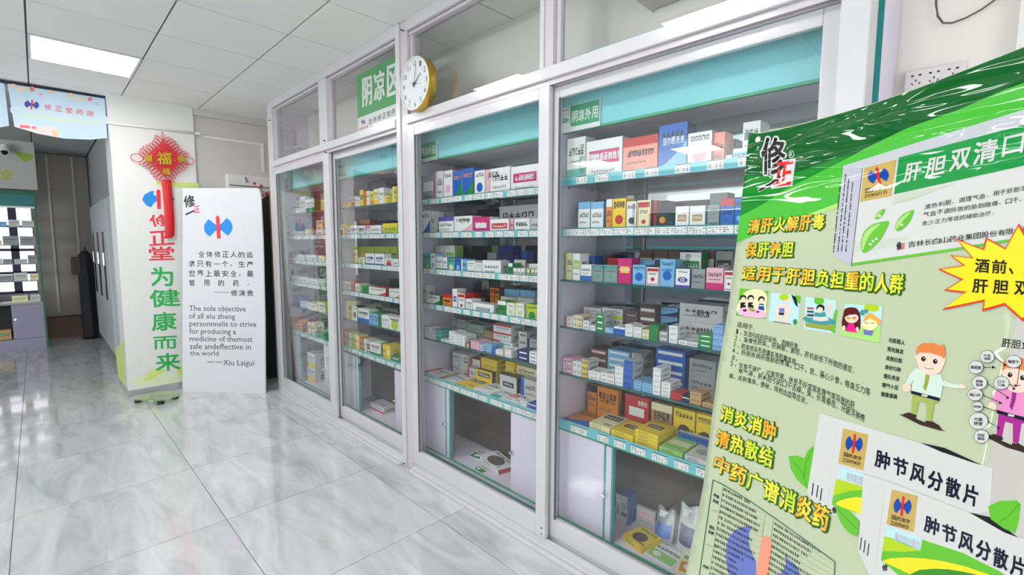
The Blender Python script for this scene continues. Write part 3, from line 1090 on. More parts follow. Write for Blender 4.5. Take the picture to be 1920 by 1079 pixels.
shelf_row(3, 4, [
    ('4c', 105, 178, 125, 2, 'P', 'W', 7, 0), ('4c', 180, 250, 155, 2, 'W', 'A', 7, 0), ('4c', 252, 300, 145, 3, 'Y', 'N', 4, 0, None, None, 'w'), ('4c', 303, 395, 228, 2, 'W', 'A', 0, 0), ('4c', 398, 508, 242, 2, 'W', 'M', 7, 0),
    ('4c', 512, 577, 195, 4, 'W', 'A', 0, 0), ('4c', 580, 652, 145, 4, 'B', 'b', 0, 0, None, None, 'w'), ('4c', 656, 720, 303, 3, 'b', 'W', 0, 0), ('4c', 722, 802, 322, 3, 'b', 'B', 0, 0), ('4c', 805, 870, 205, 5, 'W', 'A', 0, 0),
    ('4c', 873, 945, 315, 4, 'W', 'b', 0, 0), ('4c', 948, 1028, 395, 1, 'R', 'W', 0, 0), ('4c', 1030, 1090, 432, 1, 'N', 'y', 1, 0), ('4c', 1093, 1186, 388, 2, 'C', 'D', 0, 0), ('4c', 1189, 1290, 472, 1, 'C', 'D', 0, 0),
    ('4c', 320, 450, 50, 3, 'D', 'P', 4, 14), ('4c', 455, 630, 60, 4, 'b', 'W', 4, 14), ('4c', 640, 720, 90, 3, 'w', 'L', 6, 14), ('4c', 830, 1060, 50, 4, 'B', 'W', 4, 17), ('4c', 1090, 1300, 130, 2, 'A', 'K', 0, 17)])
shelf_row(3, 5, [
    ('4c', 90, 300, 600, 1, 'O', 'B', 5, 1.5, .16, None, 'B', .012), ('4c', 310, 474, 628, 4, 'y', 'K', 13, 0, .17), ('4c', 480, 656, 683, 3, 'Y', 'K', 8, 0, .16), ('4c', 660, 850, 680, 5, 'Y', 'D', 8, 1, .15), ('4c', 853, 1040, 815, 2, 'g', 'y', 4, 0, .15), ('4c', 1050, 1235, 880, 2, 'w', 'A', 6, 0, .17),
    ('4c', 300, 372, 335, 1, 'O', 'K', 1, 22, None, ('麝香壮骨膏', .1, .8, .9, .92, 'K')), ('4c', 376, 540, 350, 1, 'O', 'K', 0, 21, None, ('麝香壮骨膏', .06, .68, .94, .86, 'K')), ('4c', 590, 778, 410, 1, 'R', 'W', 8, 21, None, ('筋骨贴', .55, .75, .95, .9, 'W')),
    ('4c', 795, 960, 470, 1, 'C', 'y', 1, 21, None, ('守痛灵膏', .08, .6, .92, .78, 'K')), ('4c', 968, 1140, 515, 1, 'Y', 'D', 6, 21, None, ('消炎镇痛膏', .3, .35, .95, .5, 'K')), ('4c', 1145, 1290, 560, 1, 'Y', 'D', 6, 21, None, ('消炎镇痛膏', .1, .35, .9, .5, 'K')), ('4c', 1000, 1290, 700, 1, 'B', 'W', 5, 17)], .03)
# cabinet below the clock
shelf_row(2, 0, [
    ('3a', 163, 236, 95, 1, 'A', 'W', 4, 0), ('3a', 240, 288, 72, 1, 'W', 'P', 3, 0), ('3a', 291, 344, 68, 1, 'W', 'P', 6, 0), ('3a', 346, 400, 72, 1, 'B', 'G', 5, 0, None, ('消咳宁', .1, .7, .9, .85, 'S'), 'W'), ('3a', 403, 470, 55, 1, 'B', 'G', 5, 0, None, ('消咳宁', .1, .7, .9, .85, 'S'), 'B'),
    ('3a', 475, 537, 68, 1, 'W', 'B', 6, 0), ('3a', 541, 688, 60, 1, 'W', 'P', 3, 0, None, ('消糜栓', .1, .68, .55, .9, 'K')), ('3a', 693, 860, 45, 1, 'W', 'M', 4, 0, None, ('保妇康栓', .3, .48, .8, .7, 'W'))], .1)
shelf_row(2, 1, [
    ('3a', 155, 210, 305, 1, 'W', 'B', 5, 0), ('3a', 213, 240, 310, 1, 'w', 'A', 0, 0), ('3a', 243, 300, 316, 1, 'w', 'A', 0, 8), ('3a', 262, 351, 342, 1, 'W', 'V', 1, 0), ('3a', 355, 463, 338, 1, 'W', 'P', 5, 0, None, ('妇宁栓', .3, .65, .85, .9, 'K')),
    ('3a', 466, 565, 343, 1, 'M', 'W', 8, 0, None, ('妇宁栓', .12, .45, .7, .75, 'W')), ('3a', 569, 680, 355, 1, 'W', 'R', 4, 0, None, None, 'P'), ('3a', 683, 708, 352, 1, 'P', 'W', 0, 1), ('3a', 712, 805, 352, 1, 'W', 'L', 0, 0, None, ('甲硝唑栓', .1, .6, .8, .8, 'K')), ('3a', 808, 860, 350, 1, 'w', 'A', 0, 0),
    ('3a', 620, 860, 280, 1, 'W', 'G', 2, 25), ('3a', 490, 600, 300, 1, 'K', 'A', 0, 20)])
shelf_row(2, 2, [
    ('3b', 90, 168, 240, 1, 'T', 'g', 5, 0), ('3b', 183, 243, 242, 1, 'W', 'b', 6, 0), ('3b', 246, 366, 140, 1, 'W', 'P', 4, 8), ('3b', 368, 490, 140, 1, 'W', 'g', 4, 8), ('3b', 248, 330, 278, 1, 'W', 'g', 2, 0), ('3b', 334, 398, 290, 1, 'W', 'B', 2, 0),
    ('3b', 401, 490, 300, 1, 'T', 'y', 6, 0), ('3b', 493, 568, 297, 1, 'B', 'b', 6, 0), ('3b', 571, 645, 312, 1, 'b', 'W', 3, 0), ('3b', 648, 745, 330, 2, 'W', 'K', 0, 0), ('3b', 748, 832, 358, 2, 'W', 'A', 0, 0), ('3b', 838, 1075, 325, 1, 'W', 'A', 0, 0, None, None, 'w'),
    ('3b', 640, 820, 235, 1, 'K', 'N', 0, 22), ('3b', 900, 1020, 230, 1, 'A', 'K', 0, 20), ('3b', 1035, 1228, 140, 1, 'N', 'O', 2, 14, None, ('复方羊肝丸', .1, .4, .7, .55, 'W')), ('3b', 1168, 1220, 362, 1, 'G', 'W', 1, 0), ('3b', 1228, 1276, 425, 1, 'W', 'A', 0, 0), ('3b', 1279, 1323, 428, 1, 'W', 'A', 0, 0),
    ('3b', 1326, 1374, 430, 1, 'W', 'T', 0, 0), ('3b', 1390, 1440, 440, 1, 'y', 'G', 3, 0), ('3b', 1443, 1500, 440, 1, 'y', 'G', 3, 0), ('3b', 1503, 1560, 440, 1, 'W', 'A', 0, 0), ('3b', 1240, 1388, 318, 1, 'w', 'D', 8, 11), ('3b', 1400, 1540, 370, 1, 'W', 'A', 3, 11), ('3b', 1290, 1400, 205, 1, 'B', 'N', 0, 24)], .07)
shelf_row(2, 3, [
    ('3b', 98, 130, 640, 1, 'w', 'L', 2, 0), ('3b', 138, 300, 757, 1, 'W', 'G', 5, 0, None, None, 'G'), ('3b', 338, 450, 750, 1, 'O', 'R', 1, 0, None, ('维生素', .2, .5, .8, .66, 'K')), ('3b', 458, 520, 685, 1, 'W', 'B', 8, 0), ('3b', 525, 622, 738, 1, 'W', 'R', 10, 0, None, None, 'R'), ('3b', 628, 735, 730, 1, 'R', 'W', 1, 9),
    ('3b', 626, 712, 812, 1, 'W', 'b', 2, 0), ('3b', 715, 985, 857, 1, 'W', 'A', 8, 0, None, None, 'w'), ('3b', 690, 790, 800, 1, 'w', 'A', 3, 9), ('3b', 740, 920, 710, 1, 'K', 'G', 0, 17), ('3b', 935, 990, 672, 1, 'O', 'R', 10, 17), ('3b', 995, 1055, 680, 1, 'O', 'D', 10, 16),
    ('3b', 1110, 1310, 685, 1, 'b', 'N', 8, 22), ('3b', 1320, 1510, 700, 1, 'b', 'N', 8, 22), ('3b', 1070, 1268, 780, 1, 'w', 'R', 0, 11), ('3b', 1275, 1495, 792, 1, 'w', 'R', 0, 11), ('3b', 1035, 1138, 835, 1, 'G', 'W', 1, 0), ('3b', 1143, 1253, 858, 1, 'W', 'L', 9, 0), ('3b', 1256, 1372, 866, 1, 'W', 'L', 9, 0),
    ('3b', 1395, 1540, 876, 1, 'L', 'G', 6, 0)], .07)
shelf_row(2, 4, [
    ('3c', 135, 210, 268, 3, 'W', 'A', 0, 0), ('3c', 215, 288, 345, 2, 'W', 'g', 0, 0), ('3c', 291, 368, 308, 2, 'T', 'b', 1, 0), ('3c', 372, 490, 442, 1, 'W', 'K', 8, 0), ('3c', 494, 584, 328, 4, 'W', 'A', 0, 0), ('3c', 587, 735, 372, 4, 'W', 'y', 0, 0), ('3c', 738, 815, 505, 3, 'D', 'y', 6, 0),
    ('3c', 820, 950, 472, 4, 'P', 'W', 0, 0), ('3c', 953, 1005, 515, 3, 'b', 'W', 2, 0), ('3c', 1008, 1057, 515, 3, 'w', 'B', 2, 0), ('3c', 1060, 1130, 520, 4, 'b', 'W', 0, 0), ('3c', 1135, 1190, 612, 1, 'B', 'N', 0, 0), ('3c', 1193, 1303, 602, 2, 'W', 'A', 0, 0), ('3c', 1306, 1430, 602, 2, 'W', 'C', 3, 0),
    ('3c', 1520, 1695, 602, 2, 'N', 'W', 8, 0), ('3c', 1699, 1810, 632, 3, 'W', 'N', 8, 0), ('3c', 540, 600, 122, 3, 'A', 'K', 4, 14), ('3c', 610, 745, 150, 3, 'A', 'N', 4, 14), ('3c', 750, 1010, 210, 3, 'A', 'G', 4, 14), ('3c', 1020, 1150, 320, 3, 'C', 'K', 4, 14), ('3c', 1160, 1430, 212, 3, 'W', 'R', 1, 14),
    ('3c', 1250, 1450, 482, 2, 'W', 'G', 8, 10), ('3c', 1540, 1665, 330, 3, 'w', 'K', 8, 12), ('3c', 1675, 1810, 440, 2, 'w', 'N', 3, 12)])
shelf_row(2, 5, [
    ('3d', 70, 285, 382, 1, 'W', 'R', 3, 0, .15, None, 'O'), ('3d', 292, 498, 465, 1, 'W', 'A', 3, 0, .15, None, 'O'), ('3d', 505, 718, 522, 2, 'Y', 'K', 13, 0, .16, None, 'Y'), ('3d', 725, 935, 592, 1, 'W', 'A', 0, 0, .17), ('3d', 940, 1045, 692, 1, 'W', 'T', 2, 0, .15), ('3d', 1050, 1190, 717, 1, 'W', 'R', 4, 0, .15, None, 'R'),
    ('3d', 1195, 1310, 748, 1, 'W', 'R', 7, 0), ('3d', 1314, 1400, 752, 2, 'W', 'B', 0, 0), ('3d', 1403, 1520, 782, 2, 'B', 'W', 1, 0),
    ('3d', 440, 548, 130, 2, 'w', 'D', 3, 20), ('3d', 552, 660, 150, 2, 'w', 'K', 7, 20), ('3d', 690, 812, 215, 1, 'w', 'R', 3, 20), ('3d', 650, 750, 325, 1, 'w', 'R', 3, 16), ('3d', 755, 962, 345, 1, 'Y', 'K', 13, 16), ('3d', 815, 1022, 200, 5, 'Y', 'K', 0, 21), ('3d', 1130, 1245, 250, 4, 'Y', 'K', 0, 21),
    ('3d', 1060, 1275, 412, 1, 'w', 'K', 8, 13), ('3d', 1325, 1530, 462, 1, 'w', 'B', 3, 14), ('3d', 1270, 1530, 300, 2, 'y', 'Y', 2, 24)])
# second cabinet
shelf_row(1, 0, [
    ('2a', 200, 300, 320, 1, 'Y', 'O', 1, 0), ('2a', 348, 378, 245, 1, 'W', 'R', 0, 0), ('2a', 380, 405, 250, 1, 'W', 'R', 0, 0), ('2a', 408, 455, 172, 1, 'Y', 'K', 8, 0, None, None, 'D'), ('2a', 462, 488, 180, 1, 'O', 'Y', 0, 0), ('2a', 490, 524, 182, 1, 'W', 'Y', 0, 0), ('2a', 527, 571, 187, 1, 'Y', 'O', 2, 0),
    ('2a', 574, 632, 160, 1, 'y', 'Y', 2, 0), ('2a', 635, 694, 147, 1, 'W', 'A', 0, 0), ('2a', 697, 765, 160, 1, 'W', 'T', 1, 8), ('2a', 700, 765, 237, 1, 'Y', 'y', 3, 0), ('2a', 769, 798, 165, 1, 'L', 'Y', 0, 0), ('2a', 800, 850, 130, 1, 'Y', 'W', 3, 0), ('2a', 205, 345, 262, 1, 'P', 'S', 2, 9)])
shelf_row(1, 1, [
    ('2a', 160, 220, 585, 1, 'y', 'R', 6, 0), ('2a', 223, 256, 565, 1, 'Y', 'O', 0, 0), ('2a', 261, 296, 608, 1, 'w', 'A', 0, 0), ('2a', 299, 387, 594, 1, 'W', 'b', 2, 0, None, ('板蓝根', .1, .55, .9, .8, 'K')), ('2a', 391, 474, 594, 1, 'W', 'B', 2, 0, None, ('感康', .15, .55, .85, .8, 'K')), ('2a', 479, 529, 592, 1, 'P', 'W', 6, 0),
    ('2a', 532, 662, 592, 1, 'W', 'L', 0, 0), ('2a', 682, 860, 570, 1, 'L', 'Y', 1, 0), ('2a', 400, 530, 525, 1, 'R', 'C', 1, 15), ('2a', 585, 720, 535, 1, 'K', 'A', 0, 18)])
shelf_row(1, 2, [
    ('2a', 265, 386, 842, 1, 'Y', 'L', 1, 14), ('2a', 390, 585, 840, 1, 'L', 'Y', 8, 14), ('2a', 590, 765, 840, 1, 'L', 'G', 8, 14), ('2a', 768, 860, 842, 1, 'L', 'G', 8, 14), ('2a', 390, 470, 970, 1, 'W', 'L', 6, 0), ('2a', 478, 584, 922, 1, 'W', 'B', 2, 0, None, ('七叶', .15, .5, .9, .8, 'B')), ('2a', 588, 700, 925, 1, 'W', 'B', 2, 0, None, ('七叶', .15, .5, .9, .8, 'B')),
    ('2a', 704, 808, 982, 1, 'W', 'R', 6, 0), ('2a', 812, 870, 990, 1, 'W', 'R', 0, 0)], .06)
shelf_row(1, 3, [
    ('2b', 160, 234, 232, 1, 'w', 'O', 2, 0), ('2b', 237, 272, 238, 1, 'R', 'P', 0, 0), ('2b', 276, 314, 252, 1, 'W', 'T', 0, 0), ('2b', 318, 396, 270, 1, 'G', 'g', 3, 0), ('2b', 400, 555, 282, 1, 'W', 'R', 5, 0), ('2b', 585, 690, 302, 1, 'W', 'O', 5, 0), ('2b', 590, 680, 215, 1, 'K', 'A', 0, 22)], .09)
shelf_row(1, 4, [
    ('2b', 195, 243, 412, 1, 'Y', 'y', 3, 0), ('2b', 246, 293, 458, 1, 'W', 'K', 6, 0), ('2b', 297, 400, 480, 1, 'W', 'B', 2, 0, None, ('小儿氨酚', .1, .6, .9, .82, 'K')), ('2b', 403, 485, 522, 1, 'b', 'B', 4, 0, None, None, 'G'), ('2b', 488, 512, 528, 1, 'G', 'W', 0, 0), ('2b', 516, 580, 542, 1, 'W', 'g', 0, 0), ('2b', 583, 690, 557, 1, 'W', 'L', 6, 0, None, ('蒲地蓝', .15, .7, .85, .86, 'K')),
    ('2b', 245, 390, 425, 1, 'y', 'Y', 0, 11), ('2b', 450, 520, 430, 1, 'A', 'K', 4, 22), ('2b', 530, 670, 470, 1, 'A', 'K', 4, 22)], .08)
shelf_row(1, 5, [
    ('2b', 145, 180, 682, 1, 'O', 'R', 2, 0), ('2b', 182, 212, 690, 1, 'C', 'T', 0, 0), ('2b', 215, 236, 708, 1, 'W', 'A', 0, 0), ('2b', 238, 260, 715, 1, 'g', 'L', 0, 0), ('2b', 262, 284, 722, 1, 'Y', 'W', 0, 0), ('2b', 286, 306, 730, 1, 'y', 'Y', 0, 0), ('2b', 308, 343, 752, 1, 'O', 'R', 0, 0), ('2b', 346, 376, 765, 1, 'W', 'G', 3, 0), ('2b', 379, 408, 772, 1, 'w', 'K', 4, 0),
    ('2b', 411, 508, 790, 1, 'W', 'G', 2, 0, None, ('清火栀麦', .1, .72, .9, .88, 'R')), ('2b', 511, 526, 802, 1, 'G', 'W', 0, 0), ('2b', 529, 552, 812, 1, 'Y', 'O', 0, 0), ('2b', 555, 598, 818, 1, 'Y', 'y', 8, 0), ('2b', 601, 690, 922, 2, 'G', 'W', 8, 0), ('2b', 600, 690, 800, 1, 'Y', 'O', 6, 14), ('2b', 440, 580, 740, 1, 'A', 'w', 0, 16)], .1)
# far left cabinet
shelf_row(0, 0, [('1a', 240, 280, 182, 1, 'w', 'K', 1, 0), ('1a', 283, 328, 182, 1, 'W', 'K', 1, 0), ('1a', 280, 328, 62, 1, 'W', 'B', 1, 9), ('1a', 332, 396, 62, 1, 'w', 'A', 0, 0), ('1a', 399, 502, 95, 1, 'W', 'G', 2, 0, None, None, 'G'), ('1a', 578, 640, 95, 1, 'L', 'G', 0, 0), ('1a', 675, 750, 65, 1, 'y', 'A', 4, 0)], .1)
shelf_row(0, 1, [('1a', 160, 215, 452, 1, 'w', 'K', 4, 0), ('1a', 218, 296, 470, 1, 'W', 'g', 0, 0), ('1a', 299, 382, 472, 1, 'W', 'g', 0, 0), ('1a', 386, 446, 447, 3, 'y', 'Y', 3, 0), ('1a', 527, 600, 452, 1, 'W', 'A', 8, 0), ('1a', 525, 600, 342, 1, 'y', 'S', 6, 9), ('1a', 640, 730, 345, 1, 'W', 'A', 0, 9), ('1a', 680, 716, 432, 1, 'L', 'Y', 0, 0), ('1a', 718, 760, 440, 1, 'W', 'L', 0, 0)])
shelf_row(0, 2, [('1a', 165, 235, 742, 1, 'w', 'K', 0, 0), ('1a', 238, 300, 744, 1, 'W', 'A', 0, 0), ('1a', 303, 375, 748, 1, 'W', 'A', 0, 0), ('1a', 410, 470, 752, 1, 'W', 'A', 0, 0), ('1a', 473, 532, 754, 1, 'W', 'b', 4, 0), ('1a', 546, 622, 760, 1, 'y', 'A', 0, 0), ('1a', 728, 760, 747, 1, 'W', 'A', 0, 0)])
shelf_row(0, 3, [('1b', 142, 200, 74, 1, 'W', 'G', 3, 0), ('1b', 203, 268, 80, 1, 'W', 'D', 0, 0), ('1b', 271, 354, 92, 1, 'W', 'b', 7, 0), ('1b', 357, 402, 112, 1, 'W', 'B', 2, 0), ('1b', 470, 500, 70, 2, 'W', 'R', 2, 0)])
shelf_row(0, 4, [('1b', 158, 200, 222, 1, 'N', 'B', 0, 0), ('1b', 203, 215, 232, 1, 'B', 'W', 0, 0), ('1b', 218, 269, 270, 1, 'W', 'b', 2, 0), ('1b', 205, 265, 226, 1, 'W', 'B', 1, 9), ('1b', 272, 345, 277, 1, 'W', 'K', 0, 0), ('1b', 348, 412, 272, 1, 'W', 'Y', 3, 0)])
shelf_row(0, 5, [('1b', 140, 172, 390, 1, 'O', 'Y', 0, 0), ('1b', 175, 215, 400, 1, 'O', 'R', 4, 0), ('1b', 220, 268, 415, 1, 'w', 'C', 0, 5), ('1b', 273, 300, 425, 1, 'W', 'R', 3, 0), ('1b', 303, 332, 432, 1, 'y', 'Y', 0, 0), ('1b', 338, 405, 512, 1, 'G', 'T', 0, 0), ('1b', 338, 412, 475, 1, 'W', 'G', 0, 9), ('1b', 470, 495, 480, 1, 'L', 'Y', 0, 0)], .09)


def lower(cab, y, crop, xl, xr, yt, front, side, st, ac, dp, label, txt=None, flat=False, rz=0, z0=.0925, h=None):
    u0, v0 = cp(crop, xl, yt)
    u1, _ = cp(crop, xr, yt)
    A = hit(u0, v0, 1, y); B = hit(u1, v0, 1, y)
    h = h or max(.012, A.z - z0)
    NC[0] += 1
    return carton(((A.x + B.x) / 2, y, z0), B.x - A.x, dp, h, front, side, st, ac, txt, label, 'cartons in the lower cupboards', rz, flat, NC[0])


lower(3, .32, '4d', 600, 705, 310, 'w', 'B', 7, 'N', .09, 'tall white carton with blue side in the lower cupboard nearest the banner')
lower(3, .2, '4d', 640, 850, 760, 'Y', 'Y', 6, 'D', .13, 'flat yellow-edged carton with dark bird print lying in the cupboard nearest the banner', ('千山活血膏', .5, .1, .95, .22, 'K'), True, -.25, h=.03)
lower(3, .385, '4d', 785, 960, 420, 'w', 'w', 4, 'P', .02, 'pale leaning packet behind the yellow-edged flat carton in lower cupboard')
lower(2, .26, '3e', 410, 545, 745, 'W', 'R', 6, 'D', .13, 'flat red-edged carton lying in the cupboard below the clock', ('骨质宁', .5, .1, .9, .25, 'K'), True, -.25, h=.028)
lower(1, .26, '2c', 470, 620, 650, 'W', 'w', 2, 'M', .12, 'white carton with magenta foot in the lower cupboard of the second cabinet')
lower(1, .32, '2c', 405, 455, 665, 'B', 'B', 0, 'W', .08, 'small blue carton beside the magenta-footed white carton')
lower(0, .22, '1b', 275, 335, 805, 'W', 'w', 2, 'Y', .19, 'lower of two white cartons with yellow patches in the far left cupboard', z0=.0925, h=.145)
lower(0, .22, '1b', 275, 335, 685, 'W', 'w', 2, 'Y', .19, 'upper of two white cartons with yellow patches in the far left cupboard', z0=.2385, h=.145)


def leaflet(x, y, z, w_, h_, rz, c1, c2, label, lift=0):
    mb = MB()
    mb.add([(-w_ / 2, 0, 0), (w_ / 2, 0, 0), (w_ / 2, h_, .004), (-w_ / 2, h_, .006), (-w_ / 2, 0, .002), (w_ / 2, 0, .002), (w_ / 2, h_, .006), (-w_ / 2, h_, .008)],
           [(4, 5, 6, 7), (0, 3, 2, 1), (0, 1, 5, 4), (1, 2, 6, 5), (2, 3, 7, 6), (3, 0, 4, 7)], card(c1))
    F = lambda a, b, l: (-w_ / 2 + w_ * a, h_ * b, .0022 + .004 * b + .0025 * (1 - a) * b + l)
    quad(mb, F, .06, .1, .94, .55, card(c2))
    inkrow(mb, F, .1, .9, .68, .14, 6, INK, random.Random(int(x * 100)))
    fan(mb, F, .3, .34, .14, .14, card('W'), .0012)
    o = mb.obj('printed_leaflet', None, (x, y, z))
    o.rotation_euler = (0, 0, rz)
    return tag(o, label, 'leaflet', 'leaflets in the lower cupboards')


leaflet(4.03, .19, .0925, .14, .12, -.1, 'W', 'g', 'pale green printed packet beside the yellow-edged flat carton')
leaflet(4.19, .2, .0925, .15, .15, .25, 'y', 'O', 'cream and orange printed packet at the right of the lower cupboard floor')
leaflet(2.74, .27, .0925, .16, .13, .2, 'W', 'G', 'green and white packet at the rear left of the red-edged carton')
leaflet(2.86, .165, .0925, .09, .08, -.1, 'W', 'G', 'green and white packet tucked beside the red-edged carton')
# crumpled plastic bags standing in the cupboard


def bag(x, y, z, w_, h_, c1, c2, label, seed):
    r = random.Random(seed)
    n, m = 9, 9
    mb = MB()
    vs = []
    for sgn in (1, -1):
        for j in range(m):
            for i in range(n):
                a = i / (n - 1); b = j / (m - 1)
                d = .028 * math.sin(PI * a) * (1 - b) ** .5 + r.uniform(-.003, .003) * (0 < i < n - 1)
                vs.append(((a - .5) * w_ * (1 - .15 * b * math.sin(7 * a)), -sgn * d + b * .04, b * h_ + .01 * math.sin(9 * a + seed) * b))
    k = n * m
    fs = []
    for s_ in (0, 1):
        for j in range(m - 1):
            for i in range(n - 1):
                f = (s_ * k + j * n + i, s_ * k + j * n + i + 1, s_ * k + (j + 1) * n + i + 1, s_ * k + (j + 1) * n + i)
                fs.append(f if s_ == 0 else f[::-1])
    for j in range(m - 1):
        for i in (0, n - 1):
            fs.append((j * n + i, (j + 1) * n + i, k + (j + 1) * n + i, k + j * n + i))
    mb.add(vs, fs, mat('clear_plastic_bag_' + c1, PAL[c1], .2, .6, coat=.6, var=.25, scale=30))
    F = lambda a, b, l: ((a - .5) * w_ * .8, -.034 * math.sin(PI * (.1 + .8 * a)) * (1 - b) ** .5 + b * .04 - .003 - l, b * h_)
    for kx in range(6):
        quad(mb, F, kx / 6, .2, (kx + 1) / 6, .6, card(c2), 0)
    quad(mb, F, .05, .75, .95, .93, card('W'), 0)
    o = mb.obj('plastic_bag', None, (x, y, z), smooth=True)
    return tag(o, label, 'plastic bag', 'plastic bags in the lower cupboards')


bag(3.98, .34, .0925, .09, .14, 'A', 'B', 'crumpled clear bag with blue print behind the yellow-edged flat carton', 1)
bag(4.10, .34, .0925, .11, .2, 'w', 'N', 'tall clear bag with white card header in the cupboard nearest the banner', 2)
bag(2.02, .37, .0925, .14, .22, 'w', 'A', 'pale crumpled bag at the right of the second cabinet cupboard', 3)
# ------------------------------------------------------------------ far side: pillar print, leaning board, hall
GRN = mat('print_green', (40, 178, 84), .5, var=.02)
RED = mat('print_red', (232, 50, 66), .5, var=.02)
BLU = mat('print_blue', (22, 138, 222), .5, var=.02)
DKB = mat('print_navy', (42, 72, 160), .5, var=.02)
WHT = mat('print_white', (238, 238, 236), .45, var=.01)
LIM = mat('print_lime', (212, 228, 132), .5, var=.15, scale=6)
PAL2 = mat('print_pale_lime', (222, 232, 190), .5, var=.05, scale=6)


def Mx(x0, lift=.0006):
    return lambda u, v, l: hit(u, v, 0, x0) + Vector((lift * l, 0, 0))


XP = -.7092
A = Art(Mx(XP), 'P')
A.poly([(620, 905), (700, 880), (760, 870), (800, 885), (857, 870), (857, 915), (760, 930), (640, 940)], PAL2, .5, 4)
A.poly([(690, 885), (715, 862), (750, 860), (780, 868), (740, 890), (705, 915), (680, 912)], LIM, .8, 4)
A.poly([(830, 870), (870, 830), (870, 905)], LIM, .8)
A.obj('wallpaper_wash', pil)
A = Art(Mx(XP), 'px')
A.poly([(293, 339), (330, 341), (372, 344), (374, 353), (330, 352), (294, 347)], LIM, .8)
A.obj('wallpaper_wash', pil)
A = Art(Mx(XP), 'P')
A.poly([(668, 62), (680, 38), (708, 22), (724, 20), (722, 38), (740, 48), (740, 66), (724, 78), (712, 98), (690, 90)], BLU, 1)
A.poly([(770, 48), (788, 36), (800, 30), (820, 60), (800, 100), (785, 80), (770, 70)], DKB, 1)
A.poly([(735, 20), (745, 13), (755, 20), (757, 106), (740, 106)], RED, 2)
A.text('修', [(695, 135), (800, 128), (712, 190)], RED, 2, .028)
A.text('正', [(700, 212), (818, 205), (704, 280)], RED, 2, .028)
A.text('堂', [(698, 285), (818, 282), (702, 348)], RED, 2, .028)
A.text('为', [(706, 380), (812, 378), (712, 470)], GRN, 2, .028)
A.text('健', [(700, 488), (842, 480), (708, 570)], GRN, 2, .028)
A.text('康', [(712, 595), (828, 588), (716, 682)], GRN, 2, .028)
A.text('而', [(720, 708), (832, 702), (722, 768)], GRN, 2, .028)
A.text('来', [(730, 788), (846, 780), (734, 872)], GRN, 2, .028)
A.obj('printed_slogan', pil)
# green wash on the side face of the pillar
ys = -1.1056
A = Art(lambda u, v, l: hit(u, v, 1, ys) - Vector((0, .0006 * l, 0)), 'px')
A.poly([(216, 655), (232, 640), (236, 728), (222, 708)], LIM, 1)
A.obj('wallpaper_wash', pil)

# conduit pipe across the pillar and trunking on the wall behind
PIPE = mat('white_pvc_pipe', (232, 230, 224), .35, var=.02)
a_, b_, c_ = hit(200, 230, 0, -.695), hit(290, 240, 0, -.695), hit(374, 251, 0, -.695)
t = MB().tube([a_, b_, c_], .011, PIPE, 10).obj('conduit_pipe', smooth=True)
tag(t, 'white round conduit pipe crossing the papered pillar above the red knot', 'pipe')
MB().tube([c_ - Vector((0, .035, 0)), c_ + Vector((0, .008, 0))], .017, PIPE, 10).obj('pipe_coupling', t)
p1, p2, p3 = hit(378, 256, 0, -.728), hit(490, 273, 0, -.728), hit(492, 322, 0, -.728)
tr = MB()
tr.box(-.734, -.722, p1.y, p2.y, p1.z - .01, p1.z + .012, PIPE)
tr.box(-.734, -.720, p2.y - .006, p2.y + .022, p3.z, p1.z + .012, PIPE)
tag(tr.obj('cable_trunking'), 'thin white cable trunking on the wall right of the pillar', 'trunking')

# leaning white board
B0 = Vector((-.575, -.706, .004)); B1 = Vector((.048, -.142, .004))
bd = (B1 - B0).normalized()
bn = Vector((-bd.y, bd.x, 0)).normalized()
if bn.x > 0:
    bn = -bn
th = math.radians(3.2)
bu = Vector((0, 0, 1)) * math.cos(th) + bn * math.sin(th)
bN = bu.cross(bd).normalized()
if bN.dot(CAM - B0) < 0:
    bN = -bN


def bhit(u, v, l=0):
    d = ray(u, v)
    k = (B0 - CAM).dot(bN) / d.dot(bN)
    return CAM + d * k + bN * (.0005 * l)


BM = mat('white_foam_board', (214, 215, 218), .4, .4, var=.01)
BE = mat('yellowish_foam_edge', (226, 232, 190), .6, var=.03)
bp = [(342, 353), (485, 353), (489, 366), (493, 450), (496.5, 600), (497.5, 738), (342, 736)]
w3 = [bhit(*p) for p in bp]
board = MB(B0)
board.prism([p - bN * .012 for p in w3], bN * .012, BM)
bo = board.obj('notice_board', None, B0)
tag(bo, 'tall white notice board with axe emblem and English text leaning beside the pillar', 'sign board')
e_ = MB(B0)
for q in ((1, 2), (2, 3), (3, 4), (4, 5)):
    a, b = w3[q[0]] + bd * .0015, w3[q[1]] + bd * .0015
    e_.add([a, b, b - bN * .013, a - bN * .013], [(0, 1, 2, 3)], BE)
e_.obj('board_edge', bo)
A = Art(lambda u, v, l: bhit(u, v, l), 'Q')
A.emblem(356, 394, 138, 108, BLU, RED, 1, -.06)
A.text('修', [(18, 90), (125, 80), (30, 205)], INK, 1, .03)
A.line([(45, 270), (120, 235)], 16, INK, 1)
A.poly([(112, 185), (182, 180), (185, 255), (118, 260)], mat('seal_grey', (214, 214, 220), .5), .6)
A.text('正', [(115, 188), (178, 184), (120, 255)], RED, 1, .02)
for st, x0, y0, x1, y1 in (('全体修正人的追', 155, 622, 695, 628), ('求只有一个，生产', 60, 714, 700, 720), ('世界上最安全，最', 62, 806, 702, 812), ('管 用 的 药 。', 66, 898, 700, 902)):
    A.chars(st, x0, y0, x1, y1, 60, INK, 1, .012, 3, .2)
A.line([(312, 1018), (460, 1020)], 4, INK, 1)
A.chars('修涞贵', 470, 996, 700, 1000, 60, INK, 1, .012, 3, .16)
A.crop = 'P'
T3 = mat('print_grey_text', (70, 70, 74), .5, var=0)
